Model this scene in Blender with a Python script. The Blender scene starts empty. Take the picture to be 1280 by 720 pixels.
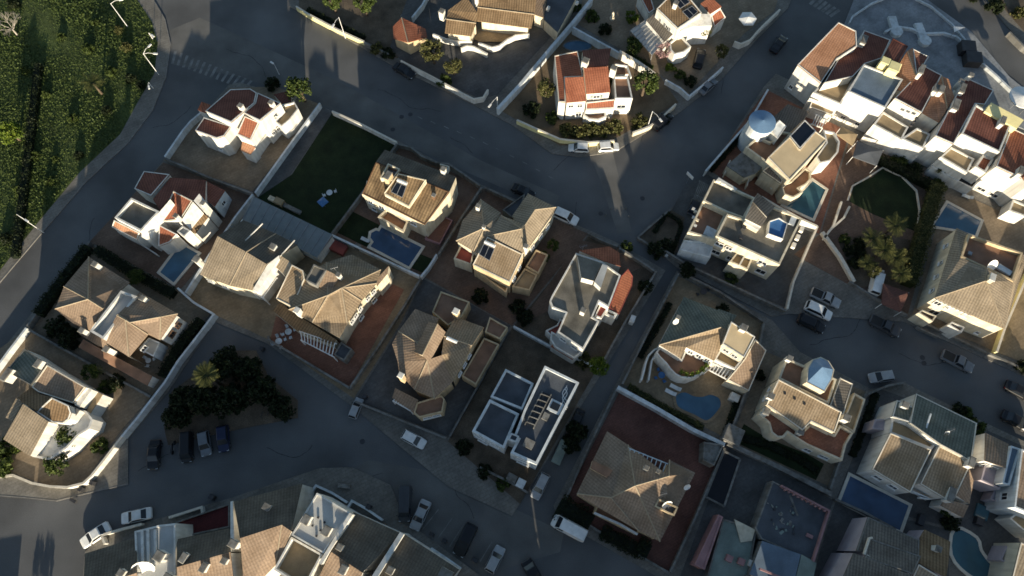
import bpy, bmesh, math, random
import numpy as np
from mathutils import Vector, Matrix
R = math.radians
rnd = random.Random(7)
sc = bpy.context.scene
C = sc.collection

# ------------------------------------------------------------------ camera
CAM_H, TILT, FPX = 112.0, R(20.0), 897.0
ct, st = math.cos(TILT), math.sin(TILT)
def P(x, y, z=0.0):
    """point of the place that the photograph shows at pixel (x, y), at height z"""
    u, v = (x-640.0)/FPX, (y-360.0)/FPX
    s = (CAM_H-z)/(ct+v*st)
    return Vector((s*u, s*(st-v*ct), z))
def proj(p):
    d = Vector(p)-Vector((0, 0, CAM_H))
    f = d.y*st-d.z*ct
    w = -d.y*ct-d.z*st
    return 640+FPX*d.x/f, 360+FPX*w/f
cam = bpy.data.cameras.new('camera'); camo = bpy.data.objects.new('camera', cam); C.objects.link(camo)
camo.location = (0, 0, CAM_H); camo.rotation_euler = (TILT, 0, 0)
cam.sensor_width = 36; cam.lens = 36*FPX/1280; cam.clip_end = 3000; cam.clip_start = 1
sc.camera = camo
sc.render.resolution_x, sc.render.resolution_y = 1024, 576

# ------------------------------------------------------------------ light
SUN_EL = R(9.8); SX, SY = 0.135, -1.0
w = bpy.data.worlds.new('World'); sc.world = w; w.use_nodes = True
nt = w.node_tree; bg = nt.nodes['Background']
sky = nt.nodes.new('ShaderNodeTexSky'); sky.sky_type = 'NISHITA'; sky.sun_disc = False
sky.sun_elevation = SUN_EL; sky.sun_rotation = math.pi - math.atan2(SX, -SY)
sky.air_density = 1.0; sky.dust_density = 0.6; sky.ozone_density = 1.2
nt.links.new(sky.outputs[0], bg.inputs[0]); bg.inputs[1].default_value = 0.086
sun = bpy.data.lights.new('sun', 'SUN'); suno = bpy.data.objects.new('sun', sun); C.objects.link(suno)
sun.energy = 5.0; sun.angle = R(0.5); sun.color = (1.0, 0.87, 0.66)
d = Vector((SX, SY, math.tan(SUN_EL)*math.hypot(SX, SY)))
suno.rotation_euler = d.to_track_quat('Z', 'Y').to_euler(); suno.location = (20, -150, 60)
sc.view_settings.view_transform = 'Standard'; sc.view_settings.look = 'None'
sc.view_settings.exposure = 1.1; sc.view_settings.gamma = 1.0
sc.cycles.use_denoising = True
sc.cycles.max_bounces = 6; sc.cycles.filter_width = 1.6

# ------------------------------------------------------------------ materials
M = {}
def _nodes(name):
    m = bpy.data.materials.new(name); m.use_nodes = True
    n = m.node_tree.nodes; l = m.node_tree.links
    return m, n, l, n['Principled BSDF']
def _noise(n, l, scale, detail=4, src='pos'):
    t = n.new('ShaderNodeTexNoise'); t.inputs['Scale'].default_value = scale; t.inputs['Detail'].default_value = detail
    g = n.new('ShaderNodeNewGeometry'); l.new(g.outputs['Position'], t.inputs['Vector'])
    return t
def _ramp(n, l, src, a, b, lo=.3, hi=.7):
    r = n.new('ShaderNodeValToRGB'); r.color_ramp.elements[0].position = lo; r.color_ramp.elements[1].position = hi
    r.color_ramp.elements[0].color = (*a, 1); r.color_ramp.elements[1].color = (*b, 1)
    l.new(src, r.inputs[0]); return r.outputs[0]
def _mul(n, l, a, b, fac=1.0, mode='MULTIPLY'):
    x = n.new('ShaderNodeMix'); x.data_type = 'RGBA'; x.blend_type = mode
    if isinstance(fac, float): x.inputs[0].default_value = fac
    else: l.new(fac, x.inputs[0])
    for sock, val in ((x.inputs[6], a), (x.inputs[7], b)):
        if isinstance(val, tuple): sock.default_value = (*val, 1)
        else: l.new(val, sock)
    return x.outputs[2]
def plain(name, col, rough=.8, var=.25, scale=.6, fine=.12, metal=0.0, spec=.3, bump=0.0, streak=0.0):
    """one coloured surface with large blotches, fine grain and optional relief"""
    m, n, l, b = _nodes(name)
    lo = tuple(c*(1-var) for c in col); hi = tuple(min(1, c*(1+var*.6)) for c in col)
    t = _noise(n, l, scale, 5); c = _ramp(n, l, t.outputs[0], lo, hi)
    t2 = _noise(n, l, 9.0, 3); g = _ramp(n, l, t2.outputs[0], (1-fine*2,)*3, (1.0,)*3)
    c = _mul(n, l, c, g)
    if streak:      # rain streaks: noise stretched down the wall, and patches of grime
        gg = n.new('ShaderNodeNewGeometry'); mp = n.new('ShaderNodeMapping'); mp.inputs['Scale'].default_value = (1.5, 1.5, .2); l.new(gg.outputs['Position'], mp.inputs[0])
        t3 = n.new('ShaderNodeTexNoise'); t3.inputs['Scale'].default_value = 1.0; t3.inputs['Detail'].default_value = 5; l.new(mp.outputs[0], t3.inputs['Vector'])
        c = _mul(n, l, c, _ramp(n, l, t3.outputs[0], (1-streak, 1-streak*1.08, 1-streak*1.2), (1.0,)*3, .34, .56))
    l.new(c, b.inputs['Base Color'])
    b.inputs['Roughness'].default_value = rough; b.inputs['Metallic'].default_value = metal
    b.inputs['Specular IOR Level'].default_value = spec
    if bump:
        bp = n.new('ShaderNodeBump'); bp.inputs['Strength'].default_value = bump; bp.inputs['Distance'].default_value = .05
        l.new(t2.outputs[0], bp.inputs['Height']); l.new(bp.outputs[0], b.inputs['Normal'])
    M[name] = m; return m
def tiles(name, col, col2, period=.42, depth=.2, row=.45, var=.22):
    """roof tiles: rounded columns running down the slope, courses across, weathered patches"""
    m, n, l, b = _nodes(name)
    uv = n.new('ShaderNodeUVMap'); uv.uv_map = 'UVMap'
    sp = n.new('ShaderNodeSeparateXYZ'); l.new(uv.outputs[0], sp.inputs[0])
    def math_(op, a, bb=None):
        q = n.new('ShaderNodeMath'); q.operation = op
        for i, v in enumerate((a, bb)):
            if v is None: continue
            if isinstance(v, (int, float)): q.inputs[i].default_value = v
            else: l.new(v, q.inputs[i])
        return q.outputs[0]
    s = math_('SINE', math_('MULTIPLY', sp.outputs[0], 2*math.pi/period))
    s = math_('MULTIPLY_ADD', s, .5); s.node.inputs[2].default_value = .5
    fr = math_('FRACT', math_('MULTIPLY', sp.outputs[1], 1/row))
    t = _noise(n, l, .45, 5); base = _ramp(n, l, t.outputs[0], tuple(c*(1-var) for c in col), col2)
    t2 = _noise(n, l, 4.0, 3); base = _mul(n, l, base, _ramp(n, l, t2.outputs[0], (.74,)*3, (1.08,)*3, .25, .75))
    base = _mul(n, l, base, _ramp(n, l, s, (1-depth,)*3, (1.0,)*3, 0, .75))
    base = _mul(n, l, base, _ramp(n, l, fr, (.78,)*3, (1.0,)*3, 0, .3))
    l.new(base, b.inputs['Base Color']); b.inputs['Roughness'].default_value = .85; b.inputs['Specular IOR Level'].default_value = .2
    bp = n.new('ShaderNodeBump'); bp.inputs['Strength'].default_value = .2; bp.inputs['Distance'].default_value = .05
    l.new(s, bp.inputs['Height']); l.new(bp.outputs[0], b.inputs['Normal'])
    M[name] = m; return m
def foliage(name, dark, light):
    m, n, l, b = _nodes(name)
    uv = n.new('ShaderNodeUVMap'); uv.uv_map = 'UVMap'
    sp = n.new('ShaderNodeSeparateXYZ'); l.new(uv.outputs[0], sp.inputs[0])
    c = _ramp(n, l, sp.outputs[0], dark, light, 0, 1)
    t = _noise(n, l, .9, 3); c = _mul(n, l, c, _ramp(n, l, t.outputs[0], (.6, .65, .6), (1.15, 1.1, 1.0)))
    l.new(c, b.inputs['Base Color']); b.inputs['Roughness'].default_value = .65; b.inputs['Specular IOR Level'].default_value = .25
    tr = n.new('ShaderNodeBsdfTranslucent'); l.new(c, tr.inputs[0])
    mx = n.new('ShaderNodeMixShader'); mx.inputs[0].default_value = .25
    l.new(b.outputs[0], mx.inputs[1]); l.new(tr.outputs[0], mx.inputs[2]); l.new(mx.outputs[0], n['Material Output'].inputs[0])
    M[name] = m; return m
def water(name, col):
    m, n, l, b = _nodes(name)
    t = _noise(n, l, .35, 3); l.new(_ramp(n, l, t.outputs[0], tuple(c*.75 for c in col), tuple(c*1.2 for c in col)), b.inputs['Base Color'])
    b.inputs['Roughness'].default_value = .08; b.inputs['Specular IOR Level'].default_value = .5
    t2 = _noise(n, l, 2.5, 2); bp = n.new('ShaderNodeBump'); bp.inputs['Strength'].default_value = .06; bp.inputs['Distance'].default_value = .05
    l.new(t2.outputs[0], bp.inputs['Height']); l.new(bp.outputs[0], b.inputs['Normal'])
    M[name] = m; return m
def gloss(name, col, rough=.15, metal=0.0, coat=0.0, spec=.5):
    m, n, l, b = _nodes(name)
    t = _noise(n, l, 1.3, 3); l.new(_ramp(n, l, t.outputs[0], tuple(c*.85 for c in col), tuple(min(1, c*1.08) for c in col)), b.inputs['Base Color'])
    b.inputs['Roughness'].default_value = rough; b.inputs['Metallic'].default_value = metal
    b.inputs['Coat Weight'].default_value = coat; b.inputs['Specular IOR Level'].default_value = spec
    M[name] = m; return m
def paved(name, col, size=.6, joint=.55, var=.25):
    """slab or brick paving: joints from a brick pattern, stains on top"""
    m, n, l, b = _nodes(name)
    g = n.new('ShaderNodeNewGeometry'); mp = n.new('ShaderNodeMapping'); mp.inputs['Rotation'].default_value = (0, 0, R(-27))
    l.new(g.outputs['Position'], mp.inputs[0])
    br = n.new('ShaderNodeTexBrick'); br.inputs['Scale'].default_value = 1.0; br.inputs['Brick Width'].default_value = size*2; br.inputs['Row Height'].default_value = size
    br.inputs['Mortar Size'].default_value = .03
    br.inputs['Color1'].default_value = (*col, 1); br.inputs['Color2'].default_value = (*[c*.86 for c in col], 1); br.inputs['Mortar'].default_value = (*[c*joint for c in col], 1)
    l.new(mp.outputs[0], br.inputs[0])
    t = _noise(n, l, .3, 6); c = _mul(n, l, br.outputs[0], _ramp(n, l, t.outputs[0], (1-var*1.3,)*3, (1.12,)*3))
    t2 = _noise(n, l, 3.0, 4); c = _mul(n, l, c, _ramp(n, l, t2.outputs[0], (.8,)*3, (1.05,)*3))
    l.new(c, b.inputs['Base Color']); b.inputs['Roughness'].default_value = .85; b.inputs['Specular IOR Level'].default_value = .25
    M[name] = m; return m

plain('asphalt', (.128, .130, .132), .85, .38, .09, .16)
plain('asphalt2', (.148, .145, .138), .88, .3, .2, .14)
paved('pavement', (.22, .205, .18), .5, .7)
plain('tar', (.035, .035, .036), .7, .2, 1.0); plain('kerb', (.22, .21, .195), .85, .25, 1.0)
plain('earth', (.22, .16, .10), .95, .45, .25, .2, bump=.4)
plain('dirt', (.155, .12, .085), .95, .5, .35, .25, bump=.4)
plain('field_soil', (.085, .115, .035), .95, .5, .15, .25, bump=.5)
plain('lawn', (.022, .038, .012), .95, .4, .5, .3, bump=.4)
paved('tan_paving', (.275, .215, .15), .5, .75)
paved('brown_paving', (.195, .128, .092), .4, .75)
paved('terracotta', (.30, .14, .092), .35, .75)
paved('grey_paving', (.12, .118, .115), .6, .75)
paved('beige_paving', (.31, .235, .15), .45, .8)
paved('red_paving', (.175, .082, .064), .35, .7)
plain('white', (.70, .685, .64), .75, .13, .5, .05, streak=.2)
plain('cream', (.66, .59, .45), .78, .14, .5, .05, streak=.2)
plain('ochre', (.58, .45, .28), .8, .15, .5, .06, streak=.2)
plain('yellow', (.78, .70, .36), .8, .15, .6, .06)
plain('pink', (.36, .20, .20), .8, .25, .6, .1)
plain('lilac', (.42, .37, .40), .8, .15, .5, .06)
plain('bluewhite', (.62, .66, .68), .75, .16, .5, .05, streak=.2)
plain('concrete', (.22, .215, .20), .85, .3, .4, .12, streak=.35)
plain('roof_grey', (.20, .185, .155), .9, .5, .35, .15)
plain('roof_pale', (.50, .50, .48), .85, .25, .3, .08)
plain('roof_slate', (.09, .10, .115), .85, .35, .4, .12)
plain('roof_blue', (.14, .19, .25), .8, .25, .4, .1)
plain('roof_green', (.22, .27, .24), .85, .3, .4, .1)
plain('terrace_tan', (.33, .25, .15), .85, .25, .5, .08)
plain('terrace_brown', (.27, .155, .10), .85, .3, .6, .08)
plain('terrace_red', (.28, .07, .055), .85, .25, .6, .08)
plain('trim', (.72, .66, .55), .75, .15, 1.0)
plain('dark_metal', (.06, .06, .065), .5, .2, 1.0, metal=.3)
plain('grey_metal', (.36, .37, .38), .45, .2, 1.0, metal=.5)
plain('white_paint', (.8, .8, .78), .5, .1, 1.0)
plain('line_paint', (.24, .24, .23), .8, .45, .8, .2)
plain('brown_wood', (.16, .09, .05), .8, .3, 1.2)
plain('blue_paint', (.06, .17, .38), .5, .2, .8)
plain('blue_dome', (.16, .27, .42), .45, .12, .8)
plain('black_cover', (.008, .009, .014), .6, .2, .8)
plain('bark', (.13, .095, .065), .95, .4, 2.0, .2)
plain('pale_bark', (.42, .38, .33), .95, .3, 2.0, .2)
tiles('tile_tan', (.318, .226, .155), (.365, .27, .195)); tiles('tile_shaded', (.12, .105, .085), (.17, .15, .12)); plain('sand', (.46, .37, .24), .8, .12, .5, .05)  # the darker tile puts shade into the colour of slopes facing from the sun
tiles('tile_stripe', (0.340, 0.245, 0.150), (0.388, 0.299, 0.204), .40, .28)
tiles('tile_buff', (.37, .295, .205), (.42, .34, .245), .42, .3)
tiles('tile_brown', (0.245, 0.160, 0.088), (0.306, 0.211, 0.122), .45, .4)
tiles('tile_old', (0.204, 0.136, 0.078), (0.354, 0.245, 0.136), .5, .4, var=.45)
tiles('tile_red', (0.340, 0.115, 0.064), (0.425, 0.162, 0.093), .42, .3)
tiles('tile_dark', (.185, .070, .052), (.245, .10, .072), .42, .3)
tiles('tile_grey', (0.167, 0.146, 0.124), (0.223, 0.198, 0.167), .42, .35)
tiles('tile_green', (0.155, 0.174, 0.143), (0.205, 0.217, 0.180), .45, .3)
tiles('tile_orange', (.50, .25, .14), (.56, .30, .18), .42, .2)
foliage('leaf_mid', (.018, .035, .008), (.095, .13, .03))
foliage('leaf_dark', (.008, .014, .006), (.03, .044, .015))
foliage('leaf_olive', (.04, .048, .014), (.15, .145, .055))
foliage('leaf_bright', (.05, .09, .01), (.17, .23, .03))
foliage('leaf_palm', (.04, .05, .014), (.17, .17, .06))
foliage('leaf_blossom', (.20, .12, .14), (.48, .32, .34))
foliage('grass', (.068, .10, .028), (.095, .13, .038)); paved('wine_paving', (.10, .022, .024), .35, .7); plain('ridge_tile', (.38, .31, .22), .85, .2, 1.0)
water('water_blue', (.055, .125, .20)); water('water_deep', (.045, .085, .155)); water('water_teal', (.045, .11, .14))
plain('glass_dome', (.2, .3, .45), .4, .15, .8); gloss('glass', (.018, .022, .028), .08); gloss('solar', (.008, .010, .016), .12)
gloss('glass_roof', (.185, .205, .205), .4); paved('plaza_paving', (.30, .315, .33), .6, .85)
gloss('tank', (.75, .75, .73), .3, .2)
gloss('rubber', (.02, .02, .02), .8); gloss('rim', (.35, .35, .36), .35, .8)
gloss('lamp_glass', (.7, .72, .72), .1); gloss('tail_red', (.30, .02, .02), .2)
for nm, c in dict(car_white=(.74, .74, .72), car_silver=(.33, .34, .35), car_black=(.012, .012, .014), car_dark=(.05, .053, .06), car_blue=(.010, .016, .05), car_grey=(.16, .17, .185)).items():
    gloss(nm, c, .3, 0.0, .12, .4)

# ------------------------------------------------------------------ mesh building
class MB:
    def __init__(s): s.v = []; s.f = []; s.uv = []
    def face(s, pts, uv=None):
        i = len(s.v); s.v += [Vector(p) for p in pts]; s.f.append(tuple(range(i, i+len(pts))))
        s.uv.append(uv or [(0.0, 0.0)]*len(pts))
    def prism(s, loop, z0, z1=None, cap=True, base=False):
        """loop: points; sides from each point's own z (or z1) down to z0"""
        n = len(loop); top = [Vector((p[0], p[1], p[2] if z1 is None else z1)) for p in loop]
        for i in range(n):
            a, b = top[i], top[(i+1) % n]
            s.face([a, (a.x, a.y, z0), (b.x, b.y, z0), b])
        if cap: s.face(top)
        if base: s.face([(p.x, p.y, z0) for p in reversed(top)])
    def box(s, c, dim, rz=0.0, taper=1.0):
        c = Vector(c); dx, dy, dz = (q/2 for q in dim); ca, sa = math.cos(rz), math.sin(rz)
        def q(x, y, z, k): return (c.x+(x*ca-y*sa)*k, c.y+(x*sa+y*ca)*k, c.z+z)
        lo = [q(x, y, -dz, 1) for x, y in ((-dx, -dy), (dx, -dy), (dx, dy), (-dx, dy))]
        hi = [q(x, y, dz, taper) for x, y in ((-dx, -dy), (dx, -dy), (dx, dy), (-dx, dy))]
        for i in range(4): s.face([lo[i], lo[(i+1) % 4], hi[(i+1) % 4], hi[i]])
        s.face(hi); s.face(lo[::-1])
    def beam(s, a, b, wd, ht):
        a, b = Vector(a), Vector(b); d = (b-a); dh = Vector((d.x, d.y, 0))
        n = Vector((-dh.y, dh.x, 0)).normalized()*wd/2 if dh.length > 1e-6 else Vector((wd/2, 0, 0))
        up = Vector((0, 0, ht/2))
        A = [a-n-up, a+n-up, a+n+up, a-n+up]; B = [p+d for p in A]
        for i in range(4): s.face([A[i], A[(i+1) % 4], B[(i+1) % 4], B[i]])
        s.face(A[::-1]); s.face(B)
    def tube(s, pts, radii, k=8, cap=True):
        rings = []
        for i, p in enumerate(pts):
            p = Vector(p); q = Vector(pts[min(i+1, len(pts)-1)])-Vector(pts[max(i-1, 0)])
            q.normalize(); a = q.orthogonal().normalized(); b = q.cross(a)
            r = radii[i] if isinstance(radii, (list, tuple)) else radii
            rings.append([p+(a*math.cos(t)+b*math.sin(t))*r for t in (2*math.pi*j/k for j in range(k))])
        for A, B in zip(rings, rings[1:]):
            for j in range(k): s.face([A[j], A[(j+1) % k], B[(j+1) % k], B[j]])
        if cap: s.face(rings[0][::-1]); s.face(rings[-1])
    def dome(s, c, r, hgt, k=16, rows=4):
        c = Vector(c); prev = [c+Vector((r*math.cos(2*math.pi*j/k), r*math.sin(2*math.pi*j/k), 0)) for j in range(k)]
        for i in range(1, rows+1):
            t = i/rows*math.pi/2; rr = r*math.cos(t); z = hgt*math.sin(t)
            if i == rows:
                for j in range(k): s.face([prev[j], prev[(j+1) % k], c+Vector((0, 0, hgt))])
            else:
                cur = [c+Vector((rr*math.cos(2*math.pi*j/k), rr*math.sin(2*math.pi*j/k), z)) for j in range(k)]
                for j in range(k): s.face([prev[j], prev[(j+1) % k], cur[(j+1) % k], cur[j]])
                prev = cur
    def build(s, name, mat, parent=None, merge=True, smooth=False, origin=None):
        o0 = Vector(parent['_o']) if parent is not None else (Vector(origin) if origin else Vector((0, 0, 0)))
        me = bpy.data.meshes.new(name)
        me.from_pydata([tuple(v-o0) for v in s.v], [], s.f)
        ul = me.uv_layers.new(name='UVMap'); flat = []
        for u in s.uv:
            for a in u: flat += [a[0], a[1]]
        ul.data.foreach_set('uv', flat)
        if merge:
            bm = bmesh.new(); bm.from_mesh(me); bmesh.ops.remove_doubles(bm, verts=bm.verts, dist=1e-4)
            bmesh.ops.recalc_face_normals(bm, faces=bm.faces); bm.to_mesh(me); bm.free()
        me.materials.append(M[mat] if isinstance(mat, str) else mat)
        if smooth:
            for p in me.polygons: p.use_smooth = True
        o = bpy.data.objects.new(name, me); C.objects.link(o)
        if parent is not None:
            o.parent = parent; o['_o'] = tuple(o0)
        else: o.location = o0; o['_o'] = tuple(o0)
        return o
def empty(name, loc, label=None, cat=None, group=None):
    o = bpy.data.objects.new(name, None); C.objects.link(o); o.location = loc; o['_o'] = tuple(loc); o.empty_display_size = .3
    if label: tag(o, label, cat, group)
    return o
def tag(o, label, cat, group=None):
    o['label'] = label; o['category'] = cat
    if group: o['group'] = group
    return o
def struct(o, kind='structure'): o['kind'] = kind; return o
def area2(l): return sum(l[i][0]*l[(i+1) % len(l)][1]-l[(i+1) % len(l)][0]*l[i][1] for i in range(len(l)))
def ccw(l): return list(l) if area2(l) > 0 else list(reversed(l))
def inset(loop, d):
    """inward offset of a counter-clockwise loop, keeping z"""
    n = len(loop); out = []
    for i in range(n):
        p0, p1, p2 = loop[i-1], loop[i], loop[(i+1) % n]
        a = Vector((p1[0]-p0[0], p1[1]-p0[1])).normalized(); b = Vector((p2[0]-p1[0], p2[1]-p1[1])).normalized()
        n1, n2 = Vector((-a.y, a.x)), Vector((-b.y, b.x)); k = 1+n1.dot(n2)
        o = (n1+n2)/max(k, .35)*d
        out.append(Vector((p1[0]+o.x, p1[1]+o.y, p1[2])))
    return out
def px(pts, z=None):
    return [P(p[0], p[1], p[2] if len(p) > 2 else z) for p in pts]
def slope_uv(pts):
    n = Vector((0, 0, 0))
    for i in range(len(pts)):
        a, b = pts[i], pts[(i+1) % len(pts)]
        n += Vector(((a.y-b.y)*(a.z+b.z), (a.z-b.z)*(a.x+b.x), (a.x-b.x)*(a.y+b.y)))
    n.normalize()
    if n.z < 0: n = -n
    u = Vector((0, 0, 1)).cross(n)
    if u.length < .06: u = Vector((math.cos(R(-27)), math.sin(R(-27)), 0))
    u.normalize(); v = n.cross(u)
    return [(p.dot(u), p.dot(v)) for p in pts]
def dup(root, loc, rz, label, cat=None, group=None, scale=1.0):
    r = root.copy(); C.objects.link(r); r.location = loc; r.rotation_euler = (0, 0, rz); r.scale = (scale,)*3
    r['label'] = label
    if cat: r['category'] = cat
    if group: r['group'] = group
    for ch in list(root.children):
        c = ch.copy(); C.objects.link(c); c.parent = r
        for g in list(ch.children):
            q = g.copy(); C.objects.link(q); q.parent = c
    return r

# ------------------------------------------------------------------ houses
NADIR = Vector((0, 0, 0))
_jit = [0]
def jit():
    _jit[0] = (_jit[0]+1) % 23; return _jit[0]*.0037
class House:
    def __init__(s, label, at, wall='white', name='house', cat='house', group=None):
        s.root = empty(name, P(at[0], at[1], 0), label, cat, group); s.wall = wall; s.walls = {}
    def wm(s, mat): return s.walls.setdefault(mat or s.wall, MB())
    def fit(s, pts, z):
        q = [(p[0], p[1], p[2] if len(p) > 2 else z) for p in pts]
        if len(q) > 3 and len({p[2] for p in q}) > 1:
            for _ in range(3):
                W = [P(*p) for p in q]
                A = np.array([[v.x, v.y, 1] for v in W]); zz = np.array([p[2] for p in (q if _ == 0 else q)])
                k = np.linalg.lstsq(A, np.array([ (p[2] if len(p) > 2 else z) for p in pts]), rcond=None)[0]
                q = [(p[0], p[1], float(k[0]*v.x+k[1]*v.y+k[2])) for p, v in zip(q, W)]
        j = jit()
        return ccw([P(p[0], p[1], p[2]+j) for p in q])
    def R(s, pts, z=6.0, roof='tile_tan', wall=None, z0=0.0, th=.18, name='roof', edge=None):
        """one plane of roof (any tilt) with the walls that stand under it"""
        L = s.fit(pts, z)
        m = MB(); m.face(L, slope_uv(L)); n = len(L)
        lo = [p-Vector((0, 0, th)) for p in L]
        for i in range(n): m.face([L[i], lo[i], lo[(i+1) % n], L[(i+1) % n]])
        m.face(lo[::-1]); o = m.build(name, roof, s.root, merge=False)
        s.wm(wall).prism(inset(lo, .03), z0, cap=False)
        if edge:
            e = MB(); I = inset(L, .16)
            for i in range(n):
                a, b, c, d_ = L[i], L[(i+1) % n], I[(i+1) % n], I[i]
                up = Vector((0, 0, .09)); dn = Vector((0, 0, -.09)); 
                e.face([a+up, b+up, c+up, d_+up]); e.face([a+up, a+dn, b+dn, b+up]); e.face([d_+up, c+up, c+dn, d_+dn])
            e.build('verge', edge, s.root)
        return o
    def FL(s, pts, z=6.0, par=.5, floor='roof_grey', wall=None, t=.22, z0=0.0, name='terrace'):
        """flat roof or terrace behind a parapet"""
        z = z+jit(); L = ccw([P(p[0], p[1], z) for p in pts]); I = inset(L, t); n = len(L); m = s.wm(wall)
        for i in range(n):
            a, b, c, d_ = L[i], L[(i+1) % n], I[(i+1) % n], I[i]
            m.face([a, (a.x, a.y, z0), (b.x, b.y, z0), b]); m.face([a, b, c, d_])
            m.face([d_, c, (c.x, c.y, z-par), (d_.x, d_.y, z-par)])
        f = MB(); F = [Vector((p.x, p.y, z-par+.02)) for p in inset(L, t-.02)]; f.face(F, slope_uv(F))
        return f.build(name, floor, s.root, merge=False)
    def FT(s, pts, z, floor='terrace_tan'):
        """balcony floor traced in the photograph, with a low wall round it"""
        L = inset(ccw([P(p[0], p[1], z) for p in pts]), -.32)
        return s.FL([proj(p) for p in L], z+.2, .2, floor, t=.3)
    def PT(s, faces, roof='tile_tan', wall=None, th=.16, ov=.3, z0=0.0, ridge='ridge_tile'):
        """hipped or gabled roof given face by face; walls stand under its outer edge"""
        j = jit(); W = {}
        def q(p):
            k = (p[0], p[1])
            if k not in W: W[k] = P(p[0], p[1], p[2]+j)
            return k
        F = [[q(p) for p in f] for f in faces]; m = MB(); cnt = {}
        for f in F:
            pts = [W[k] for k in f]
            if area2(pts) < 0: f.reverse(); pts.reverse()
            m.face(pts, slope_uv(pts)); m.face([p-Vector((0, 0, th)) for p in reversed(pts)])
            for i in range(len(f)): cnt.setdefault(frozenset((f[i], f[(i+1) % len(f)])), []).append((f[i], f[(i+1) % len(f)]))
        nxt = {e[0][0]: e[0][1] for e in cnt.values() if len(e) == 1}
        for a, b in nxt.items():
            A, B = W[a], W[b]; m.face([A, A-Vector((0, 0, th)), B-Vector((0, 0, th)), B])
        o = m.build('roof', roof, s.root, merge=False)
        k0 = next(iter(nxt)); loop = [k0]; k = nxt[k0]
        while k != k0 and k in nxt and len(loop) < 60: loop.append(k); k = nxt[k]
        L = [W[k]-Vector((0, 0, th)) for k in loop]
        s.wm(wall).prism(inset(L, ov) if area2(L) > 0 else L, z0, cap=False)
        if ridge:
            rm = MB(); any_ = False
            for e, v in cnt.items():
                if len(e) == 2 and len(v) == 2:
                    a, b = (W[k] for k in e)
                    if max(a.z, b.z)-j > min(p.z for p in L)+.5:
                        rm.tube([a+Vector((0, 0, .02)), b+Vector((0, 0, .02))], .11, 6); any_ = True
            if any_: rm.build('ridge_cap', ridge, s.root)
        return o
    def win(s, p0, p1, zt, specs, frame='white_paint', shutter=None):
        a, b = P(p0[0], p0[1], zt), P(p1[0], p1[1], zt); a.z = b.z = 0; d = (b-a); Ln = d.length; d.normalize()
        n = Vector((d.y, -d.x, 0)); mid = (a+b)/2
        if n.dot(NADIR-mid) < 0: n = -n
        rz = math.atan2(d.y, d.x)
        for (u, zc, wd, hg) in specs:
            wd *= .8; hg *= .75
            c = a+d*(u*Ln)+n*.02; c.z = zc
            m = MB()
            for sx in (-1, 1): m.box(c+d*(sx*(wd/2+.04)), (.09, .12, hg+.18), rz)
            for sz in (-1, 1): m.box(c+Vector((0, 0, sz*(hg/2+.045))), (wd, .12, .09), rz)
            m.box(c+Vector((0, 0, -hg/2-.13))+n*.08, (wd+.3, .28, .07), rz)
            m.box(c, (.06, .1, hg), rz)
            o = m.build('window', frame, s.root)
            g = MB(); g.box(c, (wd, .06, hg), rz); g.build('pane', 'glass', o)
            if shutter:
                q = MB()
                for sx in (-1, 1): q.box(c+d*(sx*(wd/2+.3))+n*.05, (.42, .05, hg+.1), rz)
                q.build('shutter', shutter, o)
    def door(s, p0, p1, zt, u, wd=1.0, hg=2.1, zb=.15, mat='brown_wood'):
        a, b = P(p0[0], p0[1], zt), P(p1[0], p1[1], zt); a.z = b.z = 0; d = (b-a); Ln = d.length; d.normalize()
        n = Vector((d.y, -d.x, 0))
        if n.dot(NADIR-(a+b)/2) < 0: n = -n
        rz = math.atan2(d.y, d.x); c = a+d*(u*Ln)+n*.02; c.z = zb+hg/2
        m = MB(); m.box(c, (wd, .09, hg), rz); o = m.build('door', mat, s.root)
        k = MB(); k.box(c+d*(wd*.38)+n*.09, (.06, .08, .16), rz); k.build('handle', 'grey_metal', o)
    def chimney(s, x, y, z, hgt=1.3, wd=.7, mat='white', cap='concrete', rz=-.47, dp=None):
        p = P(x, y, z); m = MB(); m.box(p+Vector((0, 0, (hgt-.8)/2)), (wd, dp or wd, hgt+.8), rz)
        o = m.build('chimney', mat, s.root); k = MB(); zc = p.z+hgt
        for sx in (-1, 1):
            for sy in (-1, 1):
                q = Vector((sx*(wd/2-.09), sy*((dp or wd)/2-.09), 0)); q.rotate(Matrix.Rotation(rz, 3, 'Z'))
                k.box(Vector((p.x, p.y, zc+.1))+q, (.12, .12, .2), rz)
        k.box((p.x, p.y, zc+.25), (wd+.2, (dp or wd)+.2, .1), rz, .85); k.build('chimney_cap', cap, o)
    def dish(s, x, y, z, r=.5, mast=.6):
        p = P(x, y, z); ax = Vector((.25, -.75, .62)).normalized(); a = ax.orthogonal().normalized(); b = ax.cross(a); m = MB()
        c = p+Vector((0, 0, .1)); k = 14; prev = [c]*k
        for i in (1, 2, 3):
            rr = r*i/3; off = ax*(rr*rr*.35/r)
            cur = [c+off+(a*math.cos(2*math.pi*j/k)+b*math.sin(2*math.pi*j/k))*rr for j in range(k)]
            for j in range(k):
                m.face([prev[j], prev[(j+1) % k], cur[(j+1) % k], cur[j]] if i > 1 else [c, cur[j], cur[(j+1) % k]])
            prev = cur
        o = m.build('satellite_dish', 'white_paint', s.root, smooth=True)
        q = MB(); q.tube([c-ax*.05, c-ax*.15-Vector((0, 0, mast))], .04, 6); q.tube([c+b*r*.7, c+ax*r*.9], .02, 5); q.box(c+ax*r*.9, (.09, .09, .12)); q.build('mast', 'grey_metal', o)
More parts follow.
